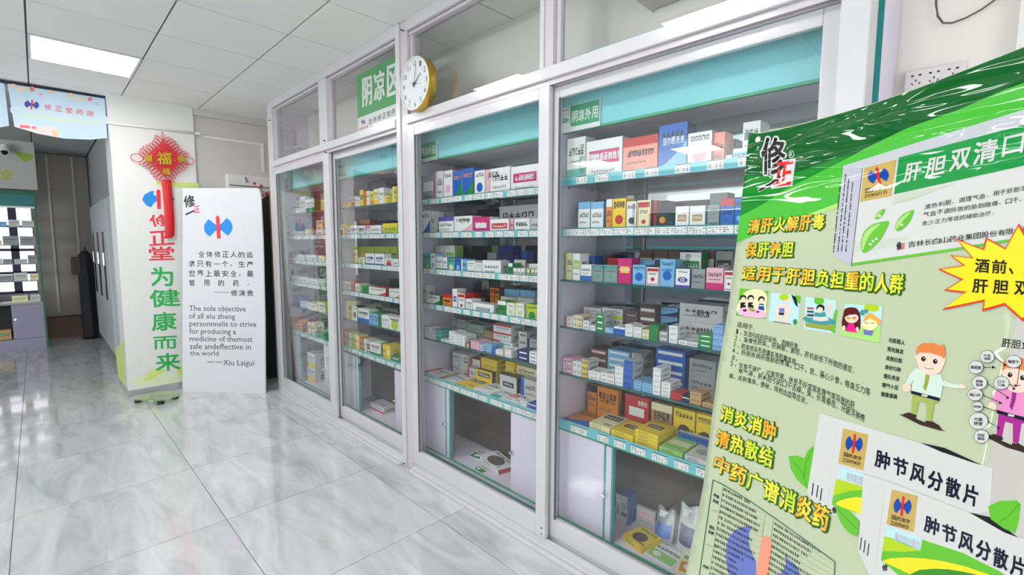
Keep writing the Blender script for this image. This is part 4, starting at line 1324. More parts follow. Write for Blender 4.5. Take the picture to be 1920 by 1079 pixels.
for st, x0, y0, x1, h_ in (('The sole objective', 890, 560, 1156, 34), ('of all xiu zheng', 890, 596, 1106, 34), ('personnnelis to strive', 891, 632, 1206, 34), ('for producing a', 891, 668, 1110, 34),
                        ('medicine of themost', 892, 703, 1188, 34), ('safe andeffective in', 893, 738, 1180, 32), ('the world', 894, 772, 1028, 26), ('Xiu Laigui', 1050, 816, 1195, 33)):
    A.text(st, [(x0, y0), (x1, y0 + (x1 - x0) * .012), (x0 + 1, y0 + (x1 - x0) / text_geo(st, .004, 2)[2] * 1.02)], T3, 1, .004, 2)
A.line([(975, 826), (1008, 826)], 3, T3, 1)
A.line([(1014, 826), (1046, 827)], 3, T3, 1)
A.obj('printed_text', bo)

# glass floor scale
sc_ = thing('bathroom_scale', 'oval glass weighing scale with black feet on the floor before the pillar', 'scale', (-.43, -.93, 0), .62)
SG = glassmat('greenish_glass', (.80, .93, .82), 2.2, 1.52)
MB().add([], [], SG)
g_ = MB()
pts = [(.20 * math.copysign(abs(math.cos(a)) ** .85, math.cos(a)), .135 * math.copysign(abs(math.sin(a)) ** .7, math.sin(a)), .036) for a in [2 * PI * k / 28 for k in range(28)]]
g_.prism(pts, (0, 0, .008), SG)
g_.obj('glass_plate', sc_)
for x, y in ((-.12, -.075), (.12, -.075), (-.12, .075), (.12, .075)):
    MB().disc((x, y, 0), (0, 0, 1), .03, .035, BLACK, 14, .024).obj('foot', sc_)
MB().box(-.05, .05, .03, .08, .025, .0345, mat('scale_display', (40, 60, 50), .2)).obj('display', sc_)

# Chinese knot
KX = -.68
kc = hit(305, 299, 0, KX)
kt = thing('hanging_knot', 'large red Chinese knot with gold characters hanging on the papered pillar', 'wall ornament', tuple(kc))
RC = mat('red_cord', (214, 28, 36), .45, var=.1, scale=60)
RT = mat('red_tassel_silk', (208, 22, 34), .35, .5, var=.12, scale=40)
GO = mat('gold_plastic', (206, 170, 40), .35, metal=.3, var=.1, scale=30)
K = lambda u, v, l=0: hit(u, v, 0, KX + l) - kc
n_ = lambda x, y: cp('N', x, y)
top, rgt, bot, lef = [K(*n_(*p)) for p in ((342, 150), (515, 305), (365, 465), (180, 300))]
mb = MB()
N_ = 12
for i in range(N_):
    for j in range(N_):
        a0, a1, b0, b1 = i / N_, (i + .86) / N_, j / N_, (j + .86) / N_
        z = .006 if (i + j) % 2 else .0
        q = [top + (rgt - top) * a + (lef - top) * b + (bot - rgt - lef + top) * a * b for a, b in ((a0, b0), (a1, b0), (a1, b1), (a0, b1))]
        mb.prism([p + Vector((z, 0, 0)) for p in q], (.01, 0, 0), RC)
mb.obj('woven_diamond', kt)
mb = MB()
side_q = [(lef, top, Vector((0, -.6, .6))), (top, rgt, Vector((0, .6, .6))), (rgt, bot, Vector((0, .6, -.6))), (bot, lef, Vector((0, -.6, -.6)))]
for a, b, d in side_q:
    n = 8
    for k in range(n):
        p = a + (b - a) * ((k + .1) / n); q = a + (b - a) * ((k + .8) / n)
        L_ = .062 + .01 * math.sin(k)
        dd = d.normalized()
        loop = [p + dd * L_ * t_ + (q - p) * s2 for t_, s2 in ((0, 0), (.4, -.02), (.8, .05), (1., .35), (1., .65), (.8, .95), (.4, 1.02), (0, 1))]
        mb.tube([x + Vector((.006, 0, 0)) for x in loop], .0034, RC, 5)
for c0, s2 in ((K(*n_(120, 298)), 1), (K(*n_(552, 323)), 1)):
    mb.tube([c0 + Vector((.006, .046 * math.cos(t_), .036 * math.sin(t_))) for t_ in [2 * PI * k / 18 for k in range(18)]], .0034, RC, 5, True)
mb.obj('cord_loops', kt)
mb = MB()
mb.tube([K(*n_(335, 78)), K(*n_(325, 110)), K(*n_(340, 150))], .003, RC, 5)
mb.tube([K(*n_(335, 78)), K(*n_(350, 115)), K(*n_(342, 150))], .003, RC, 5)
mb.obj('hanging_cord', kt)
rt = random.Random(3)
mb = MB()
for k in range(34):
    a = k / 33
    x0 = 328 + 76 * a; x1 = 358 + 74 * a
    dz = rt.uniform(-22, 12)
    yb = 975 - 25 * a + dz
    p = [K(*n_(x0, 482)), K(*n_(x0 * .6 + x1 * .4 + 4, 650)), K(*n_(x1, 820)), K(*n_(x1 + rt.uniform(-3, 3), yb))]
    off_ = Vector((.004 + .012 * math.sin(PI * a) + rt.uniform(0, .003), 0, 0))
    mb.tube([x + off_ for x in p], .0036, RT, 5)
mb.obj('tassel', kt)
for st, q in (('福', [(285, 250), (408, 255), (285, 355)]), ('福', [(178, 272), (245, 275), (178, 330)]), ('福', [(455, 278), (518, 282), (455, 332)]), ('福', [(332, 385), (395, 388), (332, 438)])):
    vs, fs, _ = text_geo(st, .02, 2)
    m2 = MB()
    tl, trr, bl = [K(*n_(*p)) for p in q]
    P3 = [tl + (trr - tl) * x + (bl - tl) * (1 - y) + Vector((.022, 0, 0)) for x, y in vs]
    m2.add(P3 + [p - Vector((.006, 0, 0)) for p in P3], [tuple(f) for f in fs] + [tuple(i + len(P3) for i in f)[::-1] for f in fs], GO)
    m2.obj('gold_character', kt)

# printed pelmet banners hanging at the hall opening
HX = -.84
PB = mat('pale_blue_print', (196, 218, 234), .45, var=.1, scale=5)
PT = [(.0, 152), (12, 154), (199, 183)]
rail = MB().tube([hit(-60, 143, 0, HX), hit(0, 152, 0, HX), hit(203, 184, 0, HX)], .012, mat('navy_rail', (36, 38, 66), .4), 8).obj('banner_rail')
tag(rail, 'dark horizontal rail carrying the pale blue banners at the hall opening', 'rail')


def pelmet(px, m, name, label, dec):
    me = Art(lambda u, v, l: hit(u, v, 0, HX + .027 + .012 * math.sin(v * .035) + .0006 * l + .002), 'px', 12)
    me.poly(px, m, 0)
    v = me.mb
    n = len(v.v)
    o = v.obj(name)
    md = o.modifiers.new('s', 'SOLIDIFY'); md.thickness = .0008; md.offset = -1
    tag(o, label, 'hanging banner', 'pale blue banners hanging at the hall opening')
    if dec:
        A = Art(lambda u, v, l: hit(u, v, 0, HX + .027 + .012 * math.sin(v * .035) + .0008 * l + .002), 'H', 12)
        dec(A)
        A.obj('printed_picture', o)
    return o


def dec1(A):
    cl = lambda n, c: mat('bloom_' + n, c, .5, var=.2, scale=20)
    A.poly([(170, 420), (500, 470), (900, 520), (1430, 560), (1440, 660), (900, 600), (500, 560), (180, 540)], mat('pale_band', (204, 222, 230), .5), 1, 3)
    for x, y, rx, ry, c in ((170, 150, 50, 28, (240, 205, 180)), (270, 190, 60, 38, (240, 200, 180)), (435, 195, 34, 40, (235, 130, 130)), (350, 200, 40, 25, (200, 220, 180)), (690, 235, 40, 25, (240, 205, 160)), (545, 265, 36, 22, (225, 180, 205)),
                            (950, 275, 50, 30, (245, 200, 165)), (1060, 330, 45, 30, (240, 215, 190)), (1215, 330, 34, 30, (232, 130, 135)), (1130, 320, 40, 28, (205, 220, 190)), (1310, 395, 30, 24, (190, 196, 214)), (930, 330, 40, 22, (200, 225, 195))):
        A.ell(x, y, rx, ry, cl('%d_%d_%d' % c, c), 1.5, 9)
    A.emblem(428, 405, 100, 62, DKB, RED, 2, .12)
    for i, ch in enumerate('修正堂药房'):
        x = 600 + i * 142
        A.text(ch, [(x, 395 + i * 22), (x + 95, 408 + i * 22), (x, 470 + i * 22)], mat('print_soft_red', (228, 110, 120), .5), 2, .015)
    A.poly([(250, 520), (700, 570), (1360, 640), (1360, 690), (700, 620), (250, 560)], mat('pale_green_band', (206, 224, 204), .5), 2)
    A.poly([(230, 665), (380, 650), (480, 700), (690, 700), (790, 750), (785, 850), (500, 795), (200, 700)], mat('pale_pink_houses', (232, 214, 210), .5), 2)
    A.poly([(270, 680), (400, 690), (405, 725), (270, 715)], mat('print_soft_red', (228, 110, 120)), 3)
    A.poly([(430, 695), (490, 705), (485, 735), (430, 730)], mat('print_soft_red', (228, 110, 120)), 3)
    A.poly([(705, 745), (785, 750), (785, 840), (705, 825)], mat('print_soft_orange', (240, 200, 150)), 3)


pelmet([(14, 157), (100, 170), (196, 185), (201, 259), (170, 262), (120, 260), (70, 250), (27, 238)], PB, 'pelmet_banner', 'pale blue banner with axe emblem and flowers hanging beside the pillar top', dec1)
pelmet([(-60, 147), (0, 155), (8, 157), (17, 236), (0, 239), (-60, 232)], PB, 'pelmet_banner', 'pale banner cut by the left edge of the photo, hanging from the same rail', None)
for u in (53, 160):
    p = hit(u, 158 if u < 100 else 176, 0, HX)
    MB().tube([p - Vector((0, 0, .01)), p + Vector((0, 0, .03))], .003, SCREW, 6).obj('rail_hook', rail)

# hall cabinet with back lit window
hc = thing('hall_cabinet', 'dim teal-topped medicine cabinet standing at the far end of the hall', 'cabinet', (-4.3, -1.6, 0))
ho = (-4.3, -1.6, 0)
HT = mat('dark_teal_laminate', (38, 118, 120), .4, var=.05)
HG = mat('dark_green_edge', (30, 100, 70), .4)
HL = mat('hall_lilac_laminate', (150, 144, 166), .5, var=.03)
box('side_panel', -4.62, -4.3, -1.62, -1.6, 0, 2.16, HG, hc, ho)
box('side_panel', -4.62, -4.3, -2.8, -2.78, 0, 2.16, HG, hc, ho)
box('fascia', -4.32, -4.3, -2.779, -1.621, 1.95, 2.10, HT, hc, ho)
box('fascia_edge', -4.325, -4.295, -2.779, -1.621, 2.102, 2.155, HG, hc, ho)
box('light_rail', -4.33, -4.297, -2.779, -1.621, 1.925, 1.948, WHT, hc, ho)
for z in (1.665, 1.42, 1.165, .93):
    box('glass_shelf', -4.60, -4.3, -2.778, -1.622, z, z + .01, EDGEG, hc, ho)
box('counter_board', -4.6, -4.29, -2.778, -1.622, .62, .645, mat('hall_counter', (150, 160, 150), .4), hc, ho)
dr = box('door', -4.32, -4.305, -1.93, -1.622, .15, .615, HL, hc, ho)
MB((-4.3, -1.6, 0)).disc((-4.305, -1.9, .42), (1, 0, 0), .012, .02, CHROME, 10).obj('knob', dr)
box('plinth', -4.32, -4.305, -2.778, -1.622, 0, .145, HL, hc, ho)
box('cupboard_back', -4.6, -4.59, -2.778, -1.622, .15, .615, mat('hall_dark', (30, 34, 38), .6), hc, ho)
for k, (y0_, y1_) in enumerate(((-1.85, -1.63), (-2.2, -1.92), (-2.6, -2.3))):
    pass
rr = random.Random(9)
ordn = 0
for zi, z in enumerate((1.676, 1.431, 1.176, .941, .646)):
    y = -1.64
    k = 0
    while y > -2.25:
        wd = rr.uniform(.07, .17)
        hh = rr.uniform(.06, .125)
        fc = rr.choice('wwwAAAbBTwDy')
        if rr.random() < .95:
            carton((-4.31, y - wd / 2, z), wd, .09, hh, fc, fc, 0, 'A', None, f"dim {WORD[fc]} carton, {ORD[k]} from right, {['top', 'second', 'third', 'fourth', 'counter'][zi]} level, hall cabinet", 'cartons in the hall cabinet', PI / 2, seed=k + zi * 10)
            k += 1
        y -= wd + rr.uniform(.004, .03)
lower_box = carton((-4.33, -2.02, .152), .14, .12, .13, 'C', 'y', 8, 'G', None, 'small yellowish carton in the dark cupboard of the hall cabinet', 'cartons in the hall cabinet', PI / 2, seed=5)
# lit hall window behind the cabinet
WIN = emit('hall_window_daylight', (228, 222, 236), 2.0)
wn = structure(box('window_1', -5.49, -5.48, -3.6, -1.62, .7, 2.0, WIN))
FRM = mat('dark_window_frame', (70, 70, 96), .5)
fm = MB()
for k in range(9):
    y = -1.62 - k * .247
    fm.box(-5.478, -5.45, y - .045, y + .045, .7, 2.0, FRM)
for z in (.7, 1.0, 1.35, 1.7, 2.0):
    fm.box(-5.478, -5.45, -3.6, -1.62, z - .02, z + .02, FRM)
fm.obj('window_frame', wn)
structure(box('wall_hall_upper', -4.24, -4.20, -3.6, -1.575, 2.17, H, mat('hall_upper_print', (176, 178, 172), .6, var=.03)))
A = Art(Mx(-4.1998, .001), 'px')
A.poly([(25, 283), (62, 290), (60, 300), (45, 304)], mat('hall_lime', (140, 170, 60), .5), 1)
HLm = mat('hall_lime_text', (178, 180, 60), .5)
A.chars('生命', -30, 316, 26, 318, 22, HLm, 2, .03)
A.obj('printed_lettering', bpy.data.objects['wall_hall_upper'])
cm = thing('security_camera', 'small white dome camera with dark lens near the hall ceiling', 'camera', tuple(hit(8, 280, 0, -4.1)))
MB().disc((0, 0, .0), (.6, 0, -.8), .05, .05, WHT, 14, .045).disc((.03, 0, -.04), (.6, 0, -.8), .036, .03, BLACK, 14, .02).obj('dome', cm)
MB().disc((-.01, 0, .01), (0, 0, 1), .03, .05, WHT, 10).obj('mount', cm)

# curtain screen at the end of the hall
CU1 = mat('grey_brown_panel', (172, 164, 155), .6, var=.06, scale=3)
CU2 = mat('pale_strip', (212, 210, 202), .5, var=.05)
BR = mat('brown_board', (120, 92, 78), .55, var=.1, scale=4)
cu = thing('folding_door', 'tall grey folding door closing the end of the hall', 'door', (-5.15, -1.35, 0))
co = (-5.15, -1.35, 0)
ys_ = [-1.66, -1.5, -1.36, -1.2, -1.0]
for k, (a, b) in enumerate(zip(ys_, ys_[1:])):
    MB(co).prism([(-5.15, a, .33), (-5.19 + .02 * (k % 2), (a + b) / 2, .33), (-5.15, b, .33), (-5.13, b, .33), (-5.13, a, .33)], (0, 0, 2.46), CU1).obj('door_leaf', cu)
for y in (-1.45, -1.17):
    MB(co).box(-5.13, -5.105, y - .012, y + .012, .4, 2.78, CU2).obj('leaf_strip', cu)
bb = box('low_board', -5.12, -5.06, -1.62, -1.12, 0, .31, BR)
tag(bb, 'low brown board standing across the end of the hall', 'board')
cs = thing('coat_stand', 'dark garment-draped stand against the hall wall', 'coat stand', (-4.66, -1.13, 0))
g = MB()
DK = mat('dark_cloth', (28, 30, 38), .8, var=.3, scale=12)
NL = 14
for l, (z, rx, ry) in enumerate(((.02, .1, .085), (.3, .11, .09), (.7, .12, .09), (1.0, .12, .095), (1.25, .10, .085), (1.36, .05, .04))):
    pass
prof_ = [(.04, .085, .075), (.3, .1, .085), (.6, .105, .085), (.9, .11, .09), (1.12, .105, .088), (1.28, .08, .07), (1.34, .03, .03)]
vs, fs = [], []
for l, (z, rx, ry) in enumerate(prof_):
    for k in range(24):
        a = 2 * PI * k / 24
        q = 1 + .12 * math.sin(6 * a + l * .4)
        vs.append((rx * q * math.cos(a), ry * q * math.sin(a), z))
for l in range(len(prof_) - 1):
    for k in range(24):
        fs.append((l * 24 + k, l * 24 + (k + 1) % 24, (l + 1) * 24 + (k + 1) % 24, (l + 1) * 24 + k))
fs.append([(len(prof_) - 1) * 24 + k for k in range(24)])
g.add(vs, fs, DK)
g.obj('draped_cloth', cs, smooth=True)
MB().tube([(0, 0, 0), (0, 0, 1.4)], .014, BLACK, 8).disc((0, 0, 0), (0, 0, 1), .1, .02, BLACK, 16).obj('pole', cs)
MB().box(-.08, .08, -.16, -.05, .99, 1.25, mat('dark_brown_bag', (66, 56, 50), .7, var=.1)).obj('bag', cs, bevel=.02)

# white hall cupboards with glazed doors along the hall wall
hw = thing('hall_cupboard', 'tall pale cupboard with dark glazed doors along the hall wall', 'cupboard', (-4.0, -1.02, 0))
HWm = mat('hall_white_panel', (185, 190, 194), .4, var=.03)
HB = mat('hall_dark_glass', (44, 52, 56), .15, .6)
hwo = (-4.0, -1.02, 0)
box('body', -4.45, -2.35, -1.02, -.992, .10, 2.0, HWm, hw, hwo)
for k, (a, b) in enumerate(((-4.44, -3.75), (-3.74, -3.05), (-3.04, -2.36))):
    d = box('door', a, b, -1.045, -1.021, .12, 1.98, HWm, hw, hwo)
    box('glass_panel', a + .12, b - .36, -1.048, -1.0455, .75, 1.6, HB, d, hwo)
    MB(hwo).tube([(b - .1, -1.046, 1.18), (b - .1, -1.08, 1.2), (b - .1, -1.08, 1.34), (b - .1, -1.046, 1.36)], .008, CHROME, 6).obj('handle', d)
sw = box('light_switch', -4.75, -4.66, -1.0, -.9905, 1.5, 1.59, WHT)
tag(sw, 'small white light switch on the hall wall above the draped stand', 'switch')

# wall box, plum blossom and dark panel behind the leaning board
hb = thing('wall_heater', 'white wall unit behind the leaning board, under the cable trunking', 'wall unit', tuple(hit(470, 335, 0, -.73)))
WB = mat('white_unit_plastic', (226, 226, 222), .35, var=.02)
p, q = hit(425, 326, 0, -.66), hit(506, 331, 0, -.66)
ho2 = tuple(hb.location)
MB(ho2).box(-.733, -.66, p.y, q.y + .05, p.z - .45, p.z, WB).obj('body', hb, bevel=.01)
MB(ho2).box(-.659, -.654, p.y + .02, q.y + .05, p.z - .115, p.z - .107, GREYINK).box(-.659, -.655, p.y + .03, q.y + .05, p.z - .16, p.z - .155, GREYINK).obj('seam', hb)
k0 = hit(459, 332, 0, -.655)
MB(ho2).prism([(-.66, k0.y, k0.z), (-.66, k0.y + .012, k0.z), (-.66, k0.y + .03, k0.z - .05), (-.66, k0.y + .006, k0.z - .055)], (.008, 0, 0), mat('mid_grey', (130, 135, 134), .5)).obj('vent_flap', hb)
pb0 = hit(497, 367, 0, -.62)
pl = thing('plum_branch', 'small artificial branch with red blossoms behind the leaning board', 'flowers', tuple(pb0))
mb = MB()
tw = mat('grey_twig', (110, 105, 100), .7)
mb.tube([(0, 0, -.06), (0, -.01, .0), (0, -.03, .05), (0, -.035, .09)], .004, tw, 5).tube([(0, -.01, 0), (0, .03, .03)], .004, tw, 5).tube([(0, -.02, -.01), (0, -.05, .01)], .0035, tw, 5)
mb.obj('twig', pl)
fl = MB()
for y, z in ((-.035, .1), (.03, .03), (.01, .02), (-.05, .01), (-.03, .0), (-.1, .12), (-.06, .07)):
    for k in range(5):
        a = 2 * PI * k / 5
        fl.disc((.003, y + .008 * math.cos(a), z + .008 * math.sin(a)), (1, 0, 0), .008, .004, mat('blossom_red', (206, 40, 60), .5), 7, .004)
fl.obj('blossom', pl)
dp = MB()
BP = mat('black_leather_panel', (26, 28, 34), .5, var=.2, scale=10)
a0, a1, a2, a3 = hit(478, 382, 0, -.45), hit(508, 364, 0, -.45), hit(512, 738, 0, -.45), hit(478, 738, 0, -.45)
zb = .004
dp.prism([(-.45, a0.y - .05, zb), (-.45, a1.y - .02, zb), (-.45, a1.y - .02, a1.z), (-.45, a0.y - .05, a0.z - .06)], (-.03, 0, 0), BP)
dpo = dp.obj('dark_panel')
tag(dpo, 'dark slanted panel standing behind the leaning board next to the partition', 'panel')
box('panel_edge', -.478, -.446, a1.y - .0195, a1.y - .004, .8, a1.z + .03, mat('wood_edge', (176, 140, 92), .5), dpo)
# enclosure end board
structure(box('wall_end_panel', -.16, -.145, .10, .455, 0, H, LILAC))

# ------------------------------------------------------------------ clock
ckc = hit(777, 157, 1, -.058)
ck = thing('wall_clock', 'round gold-rimmed wall clock with white dial on the partition post', 'clock', tuple(ckc))
R_ = .148
GR = mat('gold_rim', (214, 170, 70), .28, metal=.75, var=.05)
mb = MB()
prf = [(R_ * .985, -.0045), (R_ * .997, -.003), (R_, .0), (R_, .05), (R_ * .96, .054)]
n = 48
vs = [(r * math.cos(2 * PI * k / n), y, r * math.sin(2 * PI * k / n)) for r, y in prf for k in range(n)]
fs = [(l * n + k, l * n + (k + 1) % n, (l + 1) * n + (k + 1) % n, (l + 1) * n + k) for l in range(len(prf) - 1) for k in range(n)]
mb.add(vs, fs, GR)
mb.obj('rim', ck, smooth=True)
mb = MB()
prf = [(R_ * .93, .004), (R_ * .94, -.003), (R_ * .96, -.0055), (R_ * .984, -.0045)]
vs = [(r * math.cos(2 * PI * k / n), y, r * math.sin(2 * PI * k / n)) for r, y in prf for k in range(n)]
mb.add(vs, [f for f in fs if max(f) < len(vs)], mat('white_bezel', (222, 220, 216), .3))
mb.obj('bezel', ck, smooth=True)
MB().disc((0, .004, 0), (0, 1, 0), R_ * .955, .046, mat('clock_dial', (240, 242, 246), .4, var=.01), 48).obj('dial', ck)
A = Art(lambda x, y, l: (x, .0035 - .0012 * l, y))
for h in range(1, 13):
    a = PI / 2 - h * PI / 6
    cx, cy = R_ * .76 * math.cos(a), R_ * .76 * math.sin(a)
    wd = .017 if h < 10 else .028
    A.text(str(h), [(cx - wd / 2, cy + .014), (cx + wd / 2, cy + .014), (cx - wd / 2, cy - .014)], T3, 1, 0, 3)
for k in range(60):
    a = k * PI / 30
    A.line([(R_ * .88 * math.cos(a), R_ * .88 * math.sin(a)), (R_ * (.905) * math.cos(a), R_ * (.905) * math.sin(a))], .0012, GREYINK, 1)
A.mb.obj('numerals', ck)


def hand(nm, ang, ln, back, wd, y, m):
    a = PI / 2 - math.radians(ang)
    d = Vector((math.cos(a), 0, math.sin(a))); s2 = Vector((-d.z, 0, d.x)) * wd
    MB().prism([Vector((0, y, 0)) - d * back - s2, Vector((0, y, 0)) + d * ln - s2 * .4, Vector((0, y, 0)) + d * ln + s2 * .4, Vector((0, y, 0)) - d * back + s2], (0, -.001, 0), m).obj(nm, ck)


hand('hour_hand', 54, .078, .018, .0035, -.0005, INK)
hand('minute_hand', 12, .108, .02, .0024, -.0025, INK)
hand('second_hand', 102, .075, .035, .0009, -.0045, INK)
MB().disc((0, .001, 0), (0, -1, 0), .007, .008, INK, 14).obj('hub', ck)
MB().disc((0, -.0075, 0), (0, 1, 0), R_ * .925, .0015, GLASS, 40).obj('cover_glass', ck)

# ------------------------------------------------------------------ green hanging sign
YS = .062
so = hit(670, 250, 1, YS)
hs_ = thing('area_sign', 'green and white hanging sign with large Chinese characters left of the clock', 'sign', tuple(so))
x0, x1 = hit(670, 190, 1, YS).x, 2.34
zt, zb_ = hit(670, 142, 1, YS).z, 2.262
zm = hit(671, 222, 1, YS).z
SGm = mat('sign_bright_green', (20, 152, 64), .35, var=.02)
MB(tuple(so)).box(x0, x1, YS, YS + .006, zb_, zm, WP).box(x0, x1, YS, YS + .006, zm + .0005, zt, SGm).obj('plate', hs_)
A = Art(lambda u, v, l: hit(u, v, 1, YS) - Vector((0, .0007 * l, 0)), 'S')
A.text('阴', [(195, 320), (318, 275), (200, 690)], WP, 1, .025)
A.text('凉', [(340, 255), (478, 195), (345, 625)], WP, 1, .025)
A.text('区', [(510, 165), (660, 105), (512, 558)], WP, 1, .025)
for i, ch in enumerate('吉林修正堂药房'):
    x = 278 + i * 58
    A.text(ch, [(x, 832 - i * 24), (x + 44, 814 - i * 24), (x, 902 - i * 24)], INK, 1, .008)
A.emblem(210, 870, 26, 34, DKB, RED, 1)
for i in range(5):
    A.poly([(168 + i * 22, 945 - i * 7), (180 + i * 22, 941 - i * 7), (180 + i * 22, 965 - i * 7), (168 + i * 22, 969 - i * 7)], RED, 1)
A.obj('printed_lettering', hs_)

# ------------------------------------------------------------------ right: conditioner, socket, cable
ac = thing('air_conditioner', 'grey-white wall air conditioner above the shelves at the top of the photo', 'air conditioner', (4.23, .4, 2.545))
AC = mat('conditioner_plastic', (196, 194, 192), .4, var=.02)
MB().prism([(-.44, .05, .28), (-.44, -.16, .27), (-.44, -.185, .20), (-.44, -.17, .06), (-.44, -.10, .0), (-.44, .05, -.0)], (.72, 0, 0), AC).obj('body', ac, bevel=.01)
MB().prism([(-.36, -.172, .07), (-.36, -.108, .012), (-.36, -.112, .004), (-.36, -.18, .062)], (.6, 0, 0), mat('vane_grey', (110, 108, 108), .5)).obj('vane', ac)

s0 = hit(1697, 135, 1, .43); s1 = hit(1813, 112, 1, .43)
sk = thing('socket_panel', 'white multi-way socket panel on the wall behind the banner top', 'socket', (s0.x, .43, s0.z))
SW = s1.x - s0.x
MB().box(0, SW, 0, .024, -.13, 0, mat('socket_white', (226, 220, 218), .35, var=.01)).obj('plate', sk, bevel=.004)
mb = MB()
for i in range(3):
    for j in range(2):
        cx, cz = SW * (.2 + .3 * i), -.018 - .058 * j
        mb.box(cx - .013, cx - .006, -.001, .001, cz - .003, cz + .002, BLACK).box(cx + .006, cx + .013, -.001, .001, cz - .003, cz + .002, BLACK)
        mb.box(cx - .0015, cx + .0015, -.001, .001, cz - .02, cz - .013, BLACK)
        mb.prism([(cx - .012, -.001, cz - .024), (cx - .008, -.001, cz - .03), (cx - .006, -.001, cz - .029), (cx - .01, -.001, cz - .022)], (0, .002, 0), BLACK)
        mb.prism([(cx + .012, -.001, cz - .024), (cx + .008, -.001, cz - .03), (cx + .006, -.001, cz - .029), (cx + .01, -.001, cz - .022)], (0, .002, 0), BLACK)
mb.obj('socket_slots', sk)
cb = [hit(u, v, 1, .435) for u, v in ((1756, -60), (1755, -20), (1755, 10), (1758, 30), (1768, 43), (1785, 43), (1810, 34), (1840, 18), (1865, 0), (1890, -25), (1920, -55))]
tag(MB().tube(cb, .0028, mat('brown_cable', (98, 84, 82), .5), 8).obj('hanging_cable', smooth=True), 'dark looped cable hanging on the wall above the socket panel', 'cable')
bxx = hit(1908, 60, 1, .40)
tag(box('conduit_box', bxx.x, bxx.x + .05, 0.405, .4545, 2.0, 2.79, PIPE), 'white vertical trunking at the top right edge above the banner', 'trunking')
# ------------------------------------------------------------------ green promotional banner
def vinyl(name, rgb, rough=.22):
    m = bpy.data.materials.new('vinyl_' + name)
    m.use_nodes = True
    nt = m.node_tree
    N = nt.nodes.new
    L = nt.links.new
    b = nt.nodes['Principled BSDF']
    b.inputs['Base Color'].default_value = (*lin(rgb), 1)
    b.inputs['Roughness'].default_value = rough
    b.inputs['Specular IOR Level'].default_value = .0
    b.inputs['Coat Weight'].default_value = .7
    b.inputs['Coat Roughness'].default_value = .015
    b.inputs['Coat IOR'].default_value = 1.65
    g = N('ShaderNodeNewGeometry')
    mp = N('ShaderNodeMapping')
    mp.inputs['Rotation'].default_value = (0, 0, .5)
    mp.inputs['Scale'].default_value = (1.6, 1.6, 7)
    L(g.outputs['Position'], mp.inputs[0])
    n = N('ShaderNodeTexNoise')
    n.inputs['Scale'].default_value = 3.4
    n.inputs['Detail'].default_value = 1.6
    n.inputs['Roughness'].default_value = .55
    n.inputs['Distortion'].default_value = .6
    L(mp.outputs[0], n.inputs['Vector'])
    # laminate is puckered near the hung top, flat lower down
    sp = N('ShaderNodeSeparateXYZ')
    L(g.outputs['Position'], sp.inputs[0])
    mr = N('ShaderNodeMapRange')
    mr.inputs[1].default_value = 1.53
    mr.inputs[2].default_value = 1.68
    mr.inputs[3].default_value = .01
    mr.inputs[4].default_value = .85
    L(sp.outputs[2], mr.inputs[0])
    bp = N('ShaderNodeBump')
    bp.inputs['Distance'].default_value = .05
    L(mr.outputs[0], bp.inputs['Strength'])
    L(n.outputs['Fac'], bp.inputs['Height'])
    L(bp.outputs['Normal'], b.inputs['Coat Normal'])
    MATS['vinyl_' + name] = m
    return m


V = dict(pale=(186, 196, 163), dark=(16, 92, 36), mid=(18, 134, 34), bright=(74, 182, 56), light=(170, 214, 120), white=(208, 208, 204), side=(186, 186, 198), grey=(190, 192, 196), gold=(196, 166, 92),
         hgreen=(30, 146, 66), blue=(30, 70, 160), red=(214, 40, 44), ink=(32, 32, 34), tink=(52, 58, 50), leaf=(100, 186, 50), leafd=(60, 140, 40), lime=(176, 206, 30), yellow=(238, 220, 40), orange=(248, 168, 50),
         outline=(44, 96, 24), burst=(222, 62, 44), navy=(24, 28, 48), skin=(238, 208, 190), hair=(222, 130, 70), shirt=(204, 222, 206), tie=(150, 160, 70), trouser=(160, 176, 90), shoe=(60, 46, 40),
         pink=(226, 140, 190), mag=(168, 46, 140), tieP=(150, 40, 130), tblue=(104, 118, 186), tred=(232, 150, 122), tline=(40, 110, 80), sky=(184, 222, 226), cream=(238, 236, 176), table=(226, 182, 206), brownh=(92, 28, 32), teal=(70, 150, 150), ora=(240, 170, 70), hot=(232, 36, 134))
VM = {k: vinyl(k, c) for k, c in V.items()}
for k_, c_ in (('orange', (250, 218, 70)), ('htext', (190, 215, 60))):      # headline print runs from orange to yellow
    if k_ not in VM:
        VM[k_] = vinyl(k_, (240, 224, 70))
    nt = VM[k_].node_tree
    g = nt.nodes.new('ShaderNodeNewGeometry')
    nz = nt.nodes.new('ShaderNodeTexNoise')
    nz.inputs['Scale'].default_value = 38
    mx = nt.nodes.new('ShaderNodeMix')
    mx.data_type = 'RGBA'
    mx.inputs[6].default_value = (*lin(V['orange'] if k_ == 'orange' else (246, 226, 70)), 1)
    mx.inputs[7].default_value = (*lin(c_), 1)
    mr = nt.nodes.new('ShaderNodeMapRange')
    mr.inputs[1].default_value = .42
    mr.inputs[2].default_value = .6
    nt.links.new(g.outputs['Position'], nz.inputs['Vector'])
    nt.links.new(nz.outputs['Fac'], mr.inputs[0])
    nt.links.new(mr.outputs[0], mx.inputs[0])
    nt.links.new(mx.outputs[2], nt.nodes['Principled BSDF'].inputs['Base Color'])

bP0 = CAM + ray(1405, 246) * 1.05
bR = -(ray(701, 456).normalized())
bD = (-CU - .14 * CR + .053 * CF).normalized()
bD = (bD - bR * bD.dot(bR)).normalized()
bNn = bR.cross(bD).normalized()
if bNn.dot(CAM - bP0) < 0:
    bNn = -bNn
KB, SB = .16, .22


